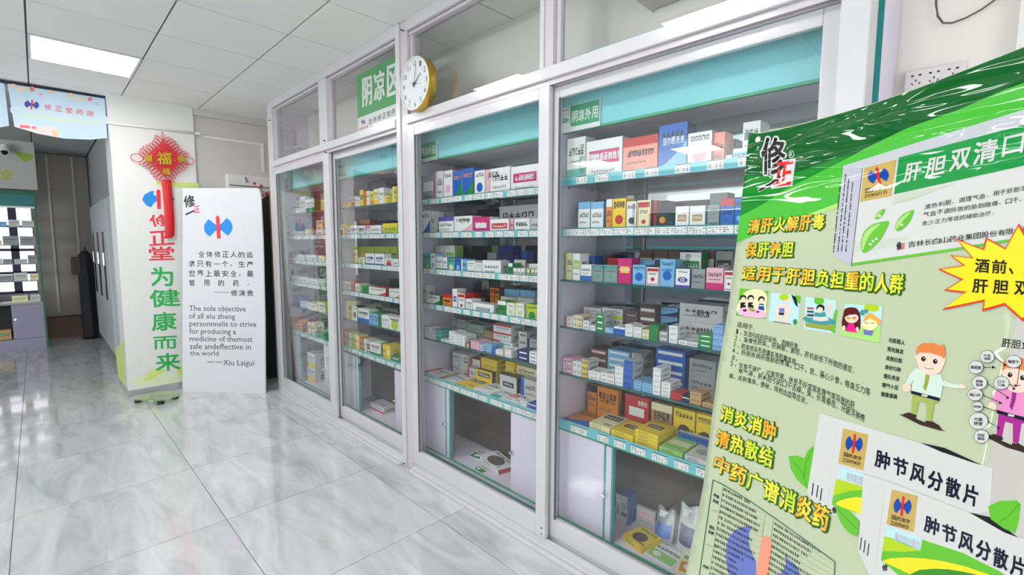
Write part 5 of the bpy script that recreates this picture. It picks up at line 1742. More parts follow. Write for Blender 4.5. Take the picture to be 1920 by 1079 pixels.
def bsurf(u, v, l=0):
    d = ray(u, v)
    h = 0
    for _ in range(5):
        k = (bP0 + bNn * h - CAM).dot(bNn) / d.dot(bNn)
        X = CAM + d * k
        s = (X - bP0).dot(bR)
        h = KB * ((s - SB) ** 2 - SB ** 2)
    return X + bNn * (.00035 * l)


def bst(s, t, l=0):
    return bP0 + bR * s + bD * t + bNn * (KB * ((s - SB) ** 2 - SB ** 2) + .00035 * l)


def st_of(u, v):
    X = bsurf(u, v)
    return (X - bP0).dot(bR), (X - bP0).dot(bD)


ban = thing('promotional_banner', 'glossy green and pale green medicine banner standing at the right front', 'banner', (bP0.x, bP0.y, 0))
ban_top = [(1404.5, 247.6), (1422, 249), (1458, 242.6), (1510, 230), (1564.7, 215), (1627, 197), (1713, 167.5), (1814, 129), (1920, 87.4), (2010, 50)]
ban_left = [(1388, 400), (1381, 455.6), (1367, 569), (1345, 700), (1318.6, 911), (1285, 1079)]
tl_ = [st_of(*p) for p in ban_top]
ll_ = [st_of(*p) for p in ban_left]
sl, tlst = ll_[-1]
smax = tl_[-1][0]
outline = tl_ + [(smax, 1.58), (sl - .03, 1.58)] + ll_[::-1]
A = Art(lambda s, t, l: bst(s, t, l), 'px', .035)
A.poly(outline, VM['pale'], 0)
front = A.mb
off = Vector((bP0.x, bP0.y, 0))
front.v = [v - off for v in front.v]
sheet = front.obj('printed_sheet', ban, smooth=True)
nsum = sum((p.normal * p.area for p in sheet.data.polygons), Vector())
md = sheet.modifiers.new('s', 'SOLIDIFY')
md.thickness = .003
md.offset = -1 if nsum.dot(bNn) > 0 else 1
B = lambda crop: Art(lambda u, v, l: bsurf(u, v, l), crop, 40)

# green sweeps at the top
A = B('px')
U1 = [(1387, 406), (1430, 384), (1470, 357), (1557, 313), (1640, 270), (1700, 241), (1800, 205), (1880, 170), (2005, 125)]
U2 = [(1381.5, 455), (1419, 440), (1466, 421), (1529, 397), (1600, 370), (1700, 330), (2000, 240)]
inner = lambda pts: [(x, y) for x, y in pts]
A.poly([(1405, 249), (1422, 250.5), (1458, 244), (1510, 231.5), (1564.7, 216.5), (1627, 198.5), (1713, 169), (1814, 130.5), (1920, 89), (2005, 54)] + U1[::-1] + [(1388.5, 398)], VM['dark'], 1)
A.poly(U1 + U2[::-1], VM['bright'], 1)
A.poly([(1388, 400), (1400, 330), (1440, 330), (1500, 322), (1560, 300), (1600, 288), (1560, 312), (1470, 357), (1430, 384), (1388, 405)], VM['mid'], 1.5)
A.poly([(1420, 438), (1466, 421), (1529, 397), (1582, 377), (1578, 388), (1529, 404), (1480, 422)], VM['light'], 1.6)
A.obj('printed_green_sweep', ban)
# maker's mark in the corner
A = B('Bd')
A.text('修', [(425, 30), (735, 40), (415, 500)], VM['white'], 2, .055)
A.text('修', [(435, 45), (720, 55), (430, 490)], VM['ink'], 3, .022)
A.poly([(595, 335), (845, 298), (800, 630), (548, 665)], VM['white'], 2.5)
A.text('正', [(610, 352), (820, 325), (575, 640)], VM['red'], 3.5, .035)
A.line([(410, 680), (560, 590), (660, 520)], 44, VM['white'], 2.6)
A.line([(415, 680), (560, 590), (655, 520)], 28, VM['ink'], 4)
A.ell(790, 252, 34, 46, VM['white'], 2); A.ell(790, 252, 27, 38, VM['dark'], 2.5)
A.text('R', [(776, 228), (806, 224), (772, 276)], VM['white'], 3, .02)
A.ell(365, 75, 20, 18, VM['ink'], 2)
A.obj('printed_mark', ban)
g0 = bst(*st_of(1422, 262), 3) - off
MB().disc(g0, bNn, .0075, .002, CHROME, 16, .005).obj('grommet', ban)
# pictured carton
A = B('px')
A.poly([(1582, 311), (1618, 316), (1597, 499), (1563, 481)], VM['side'], 2)
A.poly([(1582, 311), (1700, 274), (1920, 206), (1990, 184), (1990, 212), (1920, 234), (1700, 294), (1618, 316)], VM['grey'], 2)
A.poly([(1618, 316), (1700, 294), (1990, 212), (1990, 438), (1787, 471), (1597, 499)], VM['white'], 2)
A.poly([(1597.5, 494), (1787, 466), (1990, 433), (1990, 438), (1787, 471), (1597, 499)], VM['leaf'], 2.6)
A.poly([(1686, 296), (1800, 266), (1990, 217), (1990, 296), (1920, 311), (1677, 365)], VM['hgreen'], 3)
A.line([(1618, 316), (1597, 499)], 1, VM['ink'], 3)
A.crop = 'Bh'
A.poly([(300, 272), (598, 192), (550, 530), (262, 585)], VM['gold'], 3)
A.emblem(432, 345, 98, 78, VM['blue'], VM['red'], 4, -.18)
A.chars('国药准字', 312, 462, 525, 425, 44, VM['ink'], 4, .01, -3, .06)
A.text('Z20020135', [(305, 520), (515, 478), (302, 548)], VM['ink'], 4, .005)
for ch, x, y, w_, h_ in (('肝', 668, 238, 160, 175), ('胆', 868, 188, 185, 180), ('双', 1090, 115, 190, 195), ('清', 1305, 38, 225, 215), ('口', 1575, -12, 200, 185)):
    A.text(ch, [(x + 18, y), (x + w_ + 12, y - w_ * .22), (x - 10, y + h_)], VM['white'], 4, .03)
A.chars('清热利胆、调理气血。用于肝胆湿', 855, 610, 1800, 430, 46, VM['tink'], 4, .004, -4)
A.chars('气血不调所致的胁肋隐痛、口干、', 842, 680, 1790, 530, 46, VM['tink'], 4, .004, -4)
A.chars('食少乏力等症的辅助治疗。', 832, 762, 1530, 655, 44, VM['tink'], 4, .004, -4)
A.chars('吉林长白山药业集团股份有限公司', 705, 950, 1830, 805, 56, VM['tink'], 4, .008, -4, .08)
A.text('修', [(600, 955), (645, 950), (598, 1030)], VM['ink'], 4, .03)
A.text('正', [(640, 970), (680, 965), (636, 1018)], VM['red'], 4, .03)
rq = random.Random(11)
for k, x in enumerate((132, 165, 205, 92)):
    y = 330 + 40 * k
    while y < 1030:
        l = rq.uniform(12, 22)
        A.line([(x - (y - 300) * .1, y), (x - (y + l - 300) * .1, y + l)], rq.choice([7, 10]), VM['tink'], 3)
        y += l + rq.choice([7, 7, 22])
for k in range(7):
    A.line([(575 - k * 2, 532 + k * 13), (1150 - k * 60, 415 + k * 22)], 2, VM['light'], 3)
    A.line([(200 - k, 960 + k * 14), (720 - k * 30, 905 + k * 16)], 2, VM['light'], 3)
A.obj('printed_carton', ban)
A = B('Bh')


def leaf(A, pts, mid, l=4):
    A.poly(pts, VM['leaf'], l, 4)
    A.poly(mid, VM['light'], l + .6, 4)


leaf(A, [(300, 1055), (272, 990), (290, 880), (350, 810), (430, 775), (530, 765), (490, 860), (450, 930), (380, 1005)], [(292, 1030), (280, 960), (310, 870), (380, 808), (450, 790), (370, 870), (320, 950)])
leaf(A, [(400, 745), (412, 700), (450, 665), (492, 648), (480, 690), (450, 730)], [(405, 738), (420, 700), (470, 662), (440, 700)])
leaf(A, [(600, 852), (592, 790), (640, 715), (700, 678), (760, 662), (720, 765), (660, 830)], [(600, 835), (602, 780), (660, 715), (730, 680), (660, 760)])
for x, y in ((360, 975), (415, 925), (385, 945), (650, 795), (448, 715)):
    A.ell(x, y, 14, 12, VM['white'], 5.5, 12)
A.obj('printed_leaves', ban)


def headline(A, st, x0, y0, x1, y1, c0, c1, slant, pat):
    n = len(st)
    for i, ch in enumerate(st):
        a, b = (i + .04) / n, (i + .96) / n
        ch_ = c0 + (c1 - c0) * (i + .5) / n
        p0 = (x0 + (x1 - x0) * a, y0 + (y1 - y0) * a); p1 = (x0 + (x1 - x0) * b, y0 + (y1 - y0) * b)
        e = ch_ * .055
        A.text(ch, [(p0[0] - e + 3, p0[1] - e + 3), (p1[0] + e + 3, p1[1] - e + 3), (p0[0] + slant - e + 3, p0[1] + ch_ + e + 3)], VM['outline'], 2, .07)
        A.text(ch, [p0, p1, (p0[0] + slant, p0[1] + ch_)], VM['orange'] if pat[i % len(pat)] == 'o' else VM['htext'], 3.5, .03)


A = B('Bb')
headline(A, '清肝火解肝毒', 205, 102, 665, 66, 84, 92, -12, 'ooyooy')
headline(A, '保肝养胆', 190, 240, 478, 236, 86, 90, -10, 'oyoy')
headline(A, '适用于肝胆负担重的人群', 168, 378, 1135, 430, 78, 118, -12, 'oooooyyoyyy')
A.obj('printed_headline', ban)
A = B('Bc')
headline(A, '消炎消肿', 208, 166, 508, 272, 82, 96, -12, 'yyyo')
headline(A, '清热散结', 184, 296, 492, 408, 84, 102, -12, 'oyyy')
headline(A, '中药广谱消炎药', 175, 430, 792, 728, 82, 128, -16, 'ooyyyoo')
A.obj('printed_headline', ban)
A = B('Bb')
TK = VM['tink']
A.chars('适用于：', 135, 708, 262, 740, 32, TK, 2, .008, -3, .06)


def para(pts, st, h0, h1):
    (x0, y0), (x1, y1), (x2, y2) = pts
    n = len(st)
    for i, ch in enumerate(st):
        def at(t):
            return ((1 - t) ** 2 * x0 + 2 * t * (1 - t) * x1 + t * t * x2, (1 - t) ** 2 * y0 + 2 * t * (1 - t) * y1 + t * t * y2)
        p, q = at((i + .04) / n), at((i + .94) / n)
        hh = h0 + (h1 - h0) * i / n
        if ch in '、,。;':
            A.text(ch, [(p[0], p[1] + hh * .65), (p[0] + (q[0] - p[0]) * .4, q[1] * .4 + p[1] * .6 + hh * .65), (p[0] - 1, p[1] + hh)], TK, 2, .004, 1)
        elif ch in '1234567890':
            A.text(ch, [(p[0] + 3, p[1]), (p[0] + (q[0] - p[0]) * .6, p[1] + 2), (p[0], p[1] + hh)], TK, 2, .006, 2)
        else:
            A.text(ch, [p, q, (p[0] - 4, p[1] + hh)], TK, 2, .004, 1)


para([(128, 752), (320, 792), (525, 848)], '1、饮酒引起的肝损伤、酒精肝等;', 30, 40)
para([(120, 790), (480, 850), (850, 985)], '2、急慢性肝炎、肝肿胀、黄疸、肝机能低下所致的诸症;', 30, 42)
para([(112, 828), (310, 868), (512, 940)], '3、胆道感染及胆囊炎等胆囊疾病;', 30, 40)
para([(105, 866), (500, 940), (930, 1110)], '4、肝胆疾病所致胁肋疼痛,口干、苦、恶心少食、倦怠乏力等', 30, 46)
para([(104, 905), (125, 910), (152, 918)], '症。', 30, 34)
para([(95, 942), (450, 1010), (838, 1190)], '5、饮食不规律,过度劳累,休息不好或常发脾气等导致的肝', 30, 48)
para([(145, 985), (520, 1075), (900, 1265)], '郁气滞、肝火旺引起口干舌燥,臭、长青春痘、牙龈浮肿疼', 30, 50)
para([(88, 1015), (330, 1065), (570, 1170)], '痛、皮肤瘙痒、便秘、痔疮出血等症状。', 30, 44)
A.obj('printed_paragraph', ban)
# starburst
A = B('Bb')
bur = [(1815, 125), (1735, 272), (1618, 208), (1600, 278), (1437, 213), (1535, 330), (1403, 313), (1482, 375), (1330, 398), (1470, 462), (1368, 525), (1490, 540), (1355, 643), (1605, 590), (1597, 650), (1730, 612), (1841, 712), (1900, 640), (1990, 700), (2000, 560), (2030, 480), (1990, 400), (2030, 280), (1950, 290), (1950, 170), (1890, 250)]
A.poly(bur, VM['burst'], 5)
A.poly([(1785 + (x - 1785) * .945, 420 + (y - 420) * .93) for x, y in bur], VM['yellow'], 6)
for ch, x, y, w_ in (('酒', 1560, 335, 85), ('前', 1660, 340, 88), ('、', 1760, 390, 30), ('酒', 1850, 352, 90), ('肝', 1545, 456, 92), ('胆', 1668, 462, 90), ('双', 1795, 468, 95), ('清', 1915, 474, 95)):
    A.text(ch, [(x, y), (x + w_, y + 5), (x - 6, y + (82 if ch != '、' else 35))], VM['ink'], 7, .03)
A.obj('printed_starburst', ban)

# four small pictures
A = B('Be')
A.poly([(165, 125), (300, 140), (488, 160), (450, 470), (122, 432)], VM['leaf'], 1.5)
A.poly([(240, 160), (380, 140), (470, 200), (460, 330), (440, 440), (150, 410), (165, 260)], VM['cream'], 2.2, 5)
A.poly([(180, 350), (300, 345), (450, 390), (440, 462), (160, 425)], VM['table'], 3.4, 3)
for x, y in ((205, 250), (290, 250), (410, 265)):
    A.ell(x, y - 12, 38, 38, VM['ink'], 2.6); A.ell(x + 3, y + 4, 27, 30, VM['skin'], 3.1)
    A.poly([(x - 30, y + 36), (x + 24, y + 34), (x + 34, y + 110), (x - 34, y + 100)], VM['ink'] if x < 400 else VM['blue'], 3)
    A.line([(x + 15, y + 60), (x + (50 if x < 400 else -60), y + 45)], 12, VM['skin'], 3.3)
A.ell(225, 375, 24, 14, VM['brownh'], 4); A.ell(305, 370, 40, 16, VM['tie'], 4, a=.4); A.ell(370, 392, 20, 10, VM['brownh'], 4)
A.poly([(522, 175), (850, 210), (820, 545), (485, 498)], VM['sky'], 1.5)
A.poly([(745, 198), (800, 225), (822, 340), (790, 310)], VM['ink'], 3)
A.poly([(785, 205), (850, 212), (840, 300), (815, 290)], VM['leaf'], 2.2)
A.poly([(600, 300), (655, 310), (720, 300), (745, 385), (715, 420), (700, 525), (670, 525), (640, 430), (575, 500), (550, 498), (590, 400), (570, 385)], VM['skin'], 2.5)
A.ell(700, 262, 34, 30, VM['skin'], 3)
A.ell(665, 225, 55, 36, VM['lime'], 3.2)
A.poly([(610, 350), (670, 350), (670, 395), (610, 395)], VM['tblue'], 3.2)
A.poly([(600, 400), (670, 400), (660, 430), (610, 425)], VM['ink'], 3.2)
A.poly([(610, 440), (640, 440), (668, 510), (585, 500)], VM['white'], 3)
A.line([(540, 498), (740, 530)], 6, VM['ink'], 3.4)
A.ell(790, 505, 24, 32, VM['leafd'], 3)
A.poly([(905, 225), (1240, 260), (1262, 375), (1230, 640), (890, 580), (895, 400)], VM['sky'], 1.5)
A.poly([(1010, 235), (1105, 245), (1110, 290), (1060, 310), (1010, 290)], VM['leaf'], 2.2, 3)
A.poly([(1130, 270), (1215, 300), (1215, 460), (1130, 400)], VM['white'], 2.2)
A.poly([(1240, 360), (1262, 375), (1230, 640), (1180, 600)], VM['leaf'], 2.2)
A.poly([(870, 465), (930, 430), (1100, 425), (1240, 490), (1240, 530), (1100, 540), (920, 510)], VM['teal'], 3)
A.poly([(900, 515), (1215, 540), (1190, 605), (910, 560)], VM['tie'], 2.6)
for k in range(6):
    A.poly([(925, 340 + k * 20), (1000, 345 + k * 20), (998, 360 + k * 20), (925, 355 + k * 20)], VM['red'] if k == 0 else VM['grey'] if k % 2 else VM['ink'], 3.6)
A.ell(1075, 352, 46, 44, VM['ink'], 3.4); A.ell(1072, 372, 34, 34, VM['skin'], 3.8)
A.poly([(1010, 400), (1130, 395), (1140, 450), (1010, 450)], VM['teal'], 3.6)
A.poly([(1000, 440), (1080, 450), (1160, 445), (1170, 490), (1080, 500), (990, 485)], VM['white'], 4)
A.poly([(1340, 285), (1770, 320), (1740, 745), (1296, 655)], VM['light'], 1.5)
A.poly([(1345, 300), (1770, 330), (1755, 560), (1330, 540)], VM['sky'], 2)
A.poly([(1590, 310), (1720, 325), (1715, 385), (1570, 370)], VM['lime'], 2.5, 3)
A.poly([(1330, 430), (1350, 360), (1420, 340), (1490, 360), (1525, 440), (1520, 580), (1480, 600), (1340, 590), (1315, 520)], VM['brownh'], 3, 4)
A.ell(1428, 450, 78, 70, VM['skin'], 3.6)
A.poly([(1345, 455), (1360, 385), (1430, 370), (1500, 395), (1515, 460), (1480, 420), (1400, 425)], VM['brownh'], 4.1)
for x in (1392, 1458):
    A.ell(x, 468, 20, 12, VM['ora'], 4.4); A.line([(x - 22, 452 if x < 1400 else 462), (x + 22, 462 if x < 1400 else 452)], 5, VM['ink'], 4.7)
A.poly([(1390, 525), (1450, 528), (1490, 625), (1358, 610)], VM['hot'], 4)
A.ell(1340, 575, 18, 30, VM['skin'], 4.2); A.ell(1492, 590, 16, 28, VM['skin'], 4.2)
A.ell(1550, 400, 30, 32, VM['teal'], 3); A.ell(1590, 385, 24, 24, VM['teal'], 3)
A.ell(1630, 530, 88, 70, VM['cream'], 3.5)
A.poly([(1560, 510), (1580, 440), (1640, 400), (1680, 430), (1750, 480), (1740, 560), (1700, 500), (1640, 470), (1600, 480)], VM['ora'], 4.1, 2)
for x in (1595, 1665):
    A.line([(x - 24, 515), (x + 24, 522)], 5, VM['ink'], 4.6)
A.line([(1595, 575), (1625, 578)], 4, VM['ora'], 4.6)
A.poly([(1560, 590), (1670, 605), (1650, 660), (1562, 645)], VM['tblue'], 3.2)
A.obj('printed_pictures', ban)

# standing figures
A = B('Bf')
for i, st in enumerate(('光彩照人', '荣光焕发', '皮肤白皙', '身材匀称', '馒头秀发', '精气十足', '健康满满')):
    A.chars(st, 104 - i * 9.3, 128 + i * 65, 222 - i * 9.3, 152 + i * 65, 34, TK, 2, .03, -3, .06)


def man(A, f, sh, ti, tr_, suit):
    P_ = lambda pts: [f(x, y) for x, y in pts]
    A.poly(P_([(175, 683), (240, 690), (515, 805), (470, 800), (330, 760)]), VM['shoe'], 2)
    A.poly(P_([(278, 535), (330, 560), (300, 700), (262, 690)]), VM[tr_], 2.4); A.poly(P_([(375, 590), (435, 600), (415, 735), (375, 728)]), VM[tr_], 2.4)
    A.poly(P_([(270, 530), (475, 580), (450, 602), (380, 606), (320, 590), (285, 560)]), VM[tr_], 2.6)
    A.poly(P_([(215, 680), (250, 670), (305, 690), (300, 718), (200, 692)]), VM['shoe'], 2.8); A.poly(P_([(368, 730), (420, 735), (470, 765), (490, 800), (370, 755)]), VM['shoe'], 2.8)
    A.poly(P_([(310, 345), (260, 390), (225, 460), (262, 470), (290, 420)]), VM[sh], 2.5)
    A.ell(*f(234, 490), 30, 32, VM['skin'], 2.7)
    A.poly(P_([(500, 440), (560, 460), (612, 466), (610, 498), (560, 494), (495, 478)]), VM[sh], 2.5)
    A.poly(P_([(612, 468), (640, 464), (670, 488), (640, 498), (610, 494)]), VM['skin'], 2.7, 2)
    A.poly(P_([(310, 350), (400, 400), (480, 395), (500, 450), (480, 570), (270, 515), (285, 420)]), VM[sh], 2.9)
    A.poly(P_([(266, 512), (475, 566), (472, 590), (268, 535)]), VM['navy'], 3.3)
    A.poly(P_([(345, 538), (388, 546), (384, 560), (342, 552)]), VM['white'], 3.6)
    A.poly(P_([(372, 392), (402, 398), (394, 450), (372, 515), (352, 490), (366, 450)]), VM[ti], 3.4)
    A.poly(P_([(312, 235), (505, 260), (510, 300), (485, 370), (440, 398), (380, 396), (330, 360), (308, 290)]), VM['skin'], 3.8, 3)
    A.ell(*f(305, 262), 10, 18, VM['skin'], 3.5); A.ell(*f(504, 300), 10, 18, VM['skin'], 3.5)
    A.poly(P_([(303, 262), (310, 200), (350, 170), (430, 168), (480, 188), (500, 178), (508, 192), (515, 230), (510, 285), (480, 262), (400, 240), (330, 238)]), VM['hair'], 4.2)
    for x, y in ((358, 283), (443, 302)):
        A.ell(*f(x, y), 17, 18, VM['ink'], 4.4, 14); A.ell(*f(x + 5, y - 5), 5, 5, VM['white'], 4.8, 8)
    A.line(P_([(362, 342), (385, 354), (410, 356), (430, 350)]), 3, VM['ink'], 4.4)


man(A, lambda x, y: (x, y), 'shirt', 'tie', 'trouser', 0)
man(A, lambda x, y: (604 + (x - 0) * 1.06, 88 + y * 1.1), 'pink', 'tieP', 'mag', 1)
A.text('肝胆', [(925, 136), (1062, 150), (918, 198)], TK, 2, .03)
A.text('负担', [(1070, 152), (1200, 166), (1064, 212)], TK, 2, .03)
for cx, cy, rx, ry, tx_, ax_, ay_ in ((822, 268, 54, 46, '头发油腻', 955, 328), (740, 345, 55, 48, '黑眼圈', 872, 345), (1013, 303, 58, 48, '嘴唇干', 1035, 478), (766, 456, 56, 50, '烦躁易怒', 975, 565), (925, 458, 58, 48, '口干口臭', 1020, 500),
                                   (735, 542, 56, 46, '胸口闷', 922, 602), (752, 628, 42, 36, '肥胖', 905, 668), (758, 732, 70, 62, '大腹便便', 908, 782), (780, 845, 56, 50, '四肢酸软', 935, 862)):
    A.line([(cx + rx * .8, cy), (ax_, ay_)], 4, VM['ink'], 5.6)
    A.poly([(ax_ - 16, ay_ - 12), (ax_ + 8, ay_), (ax_ - 16, ay_ + 10)], VM['ink'], 5.8)
    A.ell(cx, cy, rx, ry, VM['ink'], 6); A.ell(cx, cy, rx - 3, ry - 3, VM['white'], 6.4)
    if len(tx_) == 4:
        A.text(tx_[:2], [(cx - rx * .45, cy - ry * .45), (cx + rx * .45, cy - ry * .35), (cx - rx * .48, cy - ry * .02)], TK, 7, .02, 1)
        A.text(tx_[2:], [(cx - rx * .45, cy + ry * .05), (cx + rx * .45, cy + ry * .15), (cx - rx * .48, cy + ry * .48)], TK, 7, .02, 1)
    else:
        A.text(tx_, [(cx - rx * .7, cy - ry * .25), (cx + rx * .7, cy - ry * .15), (cx - rx * .72, cy + ry * .25)], TK, 7, .02, 1)
A.obj('printed_figures', ban)

# lower pictured cartons
A = B('Bc')
A.poly([(567, 445), (610, 440), (650, 455), (665, 420), (700, 388), (704, 440), (690, 540), (668, 622), (610, 570), (578, 510)], VM['leaf'], 1.6)
A.line([(590, 470), (640, 530), (665, 610)], 3, VM['leafd'], 2)
A.line([(695, 400), (660, 480), (650, 560)], 3, VM['leafd'], 2)
A.poly([(735, 215), (1270, 375), (1655, 510), (1640, 740), (1500, 760), (980, 620), (955, 790), (760, 750), (665, 640)], VM['white'], 2)
A.poly([(1270, 372), (1400, 400), (1600, 492), (1540, 475), (1380, 420)], VM['ink'], 2.4)
A.line([(825, 255), (770, 745)], 2, VM['grey'], 2.4)
A.poly([(860, 295), (993, 330), (965, 520), (833, 480)], VM['gold'], 3)
A.emblem(918, 378, 46, 50, VM['blue'], VM['red'], 3.6, .12)
A.chars('国药准字', 864, 422, 960, 448, 22, VM['ink'], 4, .01, -2, .05)
A.text('Z20090439', [(858, 452), (952, 476), (856, 472)], VM['ink'], 4, .005)
A.poly([(838, 500), (985, 545), (983, 600), (832, 560)], VM['sky'], 2.6)
A.text('肿节风分散片', [(880, 530), (983, 560), (876, 572)], VM['grey'], 3.2, .02)
for i, ch in enumerate('肿节风分散片'):
    x = 1036 + i * 94; y = 405 + i * 36
    A.text(ch, [(x, y), (x + 78, y + 26), (x - 10, y + 92 + i * 3)], VM['navy'], 3, .035)
A.poly([(822, 565), (977, 612), (975, 755), (920, 745), (798, 702)], VM['leaf'], 3)
A.poly([(822, 565), (977, 612), (977, 625), (900, 630), (805, 655)], VM['lime'], 3.5)
A.poly([(818, 700), (880, 670), (972, 668), (970, 755), (920, 740)], VM['yellow'], 3.8, 2)
A.text('修', [(802, 712), (830, 712), (800, 750)], VM['ink'], 3.8, .03)
A.poly([(818, 712), (880, 730), (930, 770), (945, 800), (938, 866), (890, 850), (850, 800)], VM['leaf'], 5.0, 2)
A.line([(830, 725), (890, 790), (938, 835)], 3, VM['leafd'], 5.4)
A.poly([(970, 540), (1130, 590), (1530, 745), (1790, 870), (2020, 990), (2020, 1350), (1500, 1300), (1045, 1165), (940, 950)], VM['white'], 5.4)
A.poly([(1535, 745), (1650, 770), (1800, 880), (1720, 850)], VM['ink'], 5.8)
A.line([(1085, 610), (1035, 1040)], 2, VM['grey'], 5.8)
A.poly([(1122, 622), (1262, 656), (1238, 850), (1093, 806)], VM['gold'], 6)
A.emblem(1180, 712, 48, 52, VM['blue'], VM['red'], 6.6, .12)
A.chars('国药准字', 1122, 756, 1222, 784, 24, VM['ink'], 7, .01, -2, .05)
A.text('Z20090439', [(1116, 788), (1214, 814), (1114, 810)], VM['ink'], 7, .005)
A.poly([(1095, 815), (1280, 880), (1275, 950), (1088, 880)], VM['sky'], 5.8)
A.text('肿节风分散片', [(1140, 850), (1275, 900), (1136, 900)], VM['grey'], 6.4, .02)
for i, ch in enumerate('肿节风分散片'):
    x = 1302 + i * 92; y = 756 + i * 42
    A.text(ch, [(x, y), (x + 78, y + 30), (x - 10, y + 88 + i * 4)], VM['navy'], 6.4, .035)
A.poly([(1082, 870), (1200, 910), (1275, 950), (1285, 890), (1500, 960), (1700, 1060), (1900, 1200), (1300, 1200), (1064, 1000)], VM['leaf'], 6)
A.poly([(1082, 870), (1272, 950), (1180, 955), (1072, 950)], VM['lime'], 6.4)
A.poly([(1070, 1005), (1200, 985), (1400, 1005), (1640, 1075), (1900, 1210), (1300, 1200), (1230, 1079)], VM['yellow'], 6.8, 2)
A.poly([(1220, 1075), (1350, 1045), (1500, 1060), (1640, 1100), (1800, 1200), (1300, 1200)], VM['leafd'], 7.2, 2)
A.text('修', [(1072, 1020), (1102, 1022), (1070, 1056)], VM['ink'], 6.4, .03)
A.poly([(1636, 712), (1700, 682), (1790, 680), (1812, 700), (1800, 800), (1782, 857), (1720, 830), (1650, 780)], VM['leaf'], 6)
A.line([(1800, 700), (1740, 770), (1690, 800)], 3, VM['leafd'], 6.4)
for x, y in ((700, 590), (725, 600), (745, 618), (960, 880), (980, 895), (1000, 912)):
    for k in range(6):
        A.line([(x - k * 1.4, y + k * 11), (x - k * 1.4 - 1, y + k * 11 + 7)], 6, TK, 6 if x > 900 else 3)
A.obj('printed_cartons', ban)

# indication table with the mark over it
A = B('Bg')
tb = [(205, 112), (310, 160), (560, 312), (900, 548), (1200, 765), (1445, 945)]
A.poly([(205, 112), (560, 312), (900, 548), (1445, 945), (1425, 1400), (20, 1400)], VM['pale'], 1)
A.line(tb, 8, VM['tline'], 4.4)
A.line([(205, 112), (65, 1079), (30, 1330)], 8, VM['tline'], 4.4)
A.line([(1445, 945), (1425, 1300)], 8, VM['tline'], 4.4)
for q in ([(310, 160), (165, 1079), (140, 1300)], [(738, 458), (700, 690)], [(815, 510), (785, 760)], [(175, 412), (300, 450)], [(125, 762), (240, 800)]):
    A.line(q, 3, VM['tline'], 2)
A.poly([(600, 590), (520, 585), (430, 620), (362, 700), (335, 820), (338, 960), (365, 1090), (420, 1200), (600, 1300), (660, 1300), (640, 1079), (640, 930), (590, 850), (565, 740), (570, 650)], VM['tblue'], 2.5)
A.poly([(700, 690), (740, 680), (790, 700), (806, 770), (770, 1079), (740, 1300), (600, 1300), (640, 1079)], VM['tred'], 2.9)
A.poly([(935, 870), (970, 925), (1030, 960), (1100, 1079), (1130, 1250), (900, 1300), (800, 1150), (860, 1085), (915, 1040), (945, 960)], VM['tblue'], 2.5)
rt = random.Random(8)
for r_ in range(22):
    y0 = 195 + r_ * 57
    x = 312 - r_ * 9.2
    end = 700 - r_ * 4
    lim = min(end, x + rt.uniform(220, 400))
    A.line([(x - 5, y0 + 52), (end + 20, y0 + 52 + (end + 20 - x) * .52)], 1.5, VM['tline'], 2.2)
    while x < lim:
        yy = y0 + (x - (312 - r_ * 9.2)) * .52
        l = rt.uniform(12, 18)
        for k in range(3):
            A.line([(x, yy + k * 9 + rt.uniform(-2, 2)), (x + l, yy + l * .5 + k * 9)], rt.choice([3, 4, 5]), TK, 3.8)
        if rt.random() < .6:
            A.line([(x + l / 2, yy), (x + l / 2 - 3, yy + 26)], 4, TK, 3.8)
        x += 22 if rt.random() < .93 else 34
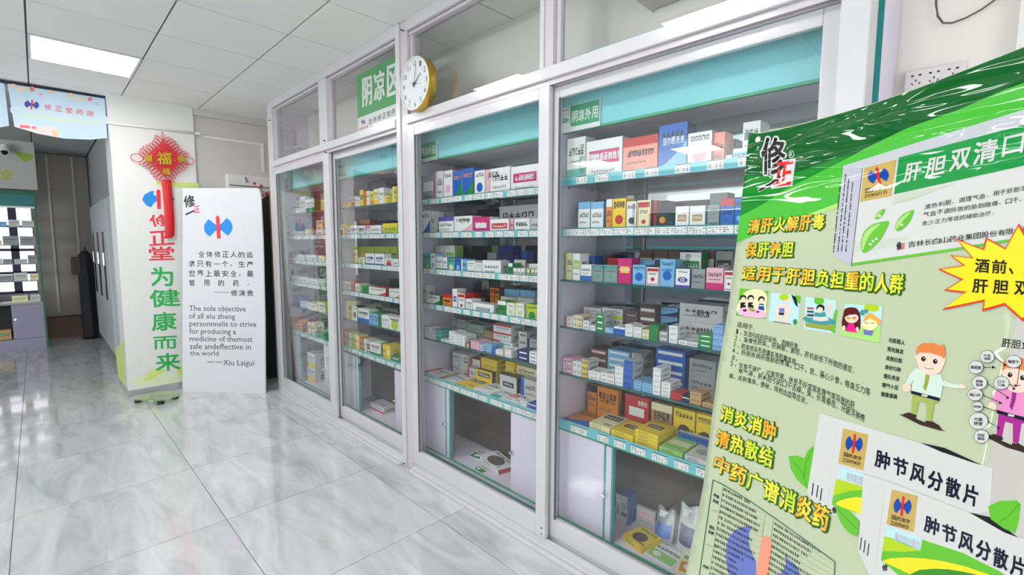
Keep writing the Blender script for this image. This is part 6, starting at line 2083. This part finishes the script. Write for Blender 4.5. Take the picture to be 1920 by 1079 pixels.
for r_ in range(15):
    y0 = 545 + r_ * 57
    x = 830 - r_ * 8
    xs = x
    lim = min(1400, x + rt.uniform(260, 560))
    A.line([(x - 10, y0 + 52), (1425, min(y0 + 52 + (1425 - x) * .62, 1400))], 1.5, VM['tline'], 2.2)
    while x < lim:
        yy = y0 + (x - xs) * .62
        l = rt.uniform(12, 18)
        for k in range(3):
            A.line([(x, yy + k * 9 + rt.uniform(-2, 2)), (x + l, yy + l * .6 + k * 9)], rt.choice([3, 4, 5]), TK, 3.8)
        if rt.random() < .6:
            A.line([(x + l / 2, yy), (x + l / 2 - 3, yy + 26)], 4, TK, 3.8)
        x += 23 if rt.random() < .93 else 36
for st, x, y in (('呼吸', 212, 245), ('系统', 205, 300), ('消化', 165, 565), ('系统', 158, 615), ('内科', 105, 965)):
    A.text(st, [(x, y), (x + 58, y + 28), (x - 4, y + 36)], VM['ink'], 3, .03, 1)
A.obj('printed_table', ban)
# stand behind the banner
STM = mat('stand_tube_black', (40, 40, 42), .35, metal=.4)
back = lambda s, t: bst(s, t) - bNn * .03 - off
mb = MB()
mb.tube([back(.05, .03), back(smax / 2, .85), back(smax / 2, 1.3)], .006, STM, 8).tube([back(smax - .06, -.0), back(smax / 2, .85)], .006, STM, 8)
mb.obj('cross_arm', ban)
mb = MB()
bs = bst(smax / 2, 1.3) - bNn * .03
mb.tube([back(smax / 2, .8), (bs.x - off.x, bs.y - off.y, .06)], .009, STM, 8)
mb.obj('pole', ban)
for dx, dy in ((-.28, .05), (.26, .1), (.0, -.26)):
    MB().tube([(bs.x - off.x, bs.y - off.y, .1), (bs.x - off.x + dx, bs.y - off.y + dy, .01)], .008, STM, 8).obj('foot', ban)

# opposite display, seen only as a reflection in mirrors and glass
op = thing('opposite_shelving', 'white and teal shelving on the opposite side, visible only as a reflection', 'cabinet', (2.2, -4.4, 0))
MB().box(-1.9, 1.6, -.4, -.38, 0, 1.9, LILAC).box(-1.9, 1.6, -.38, 0, 1.7, 1.9, TEAL).box(-1.9, 1.6, -.38, 0, 0, .5, LILAC).obj('carcass', op)
for z in (.8, 1.1, 1.4):
    MB().box(-1.9, 1.6, -.38, -.0, z, z + .012, EDGEG).box(-1.9, 1.6, 0, .003, z, z + .035, STRIP).obj('shelf', op)

flush_cartons()
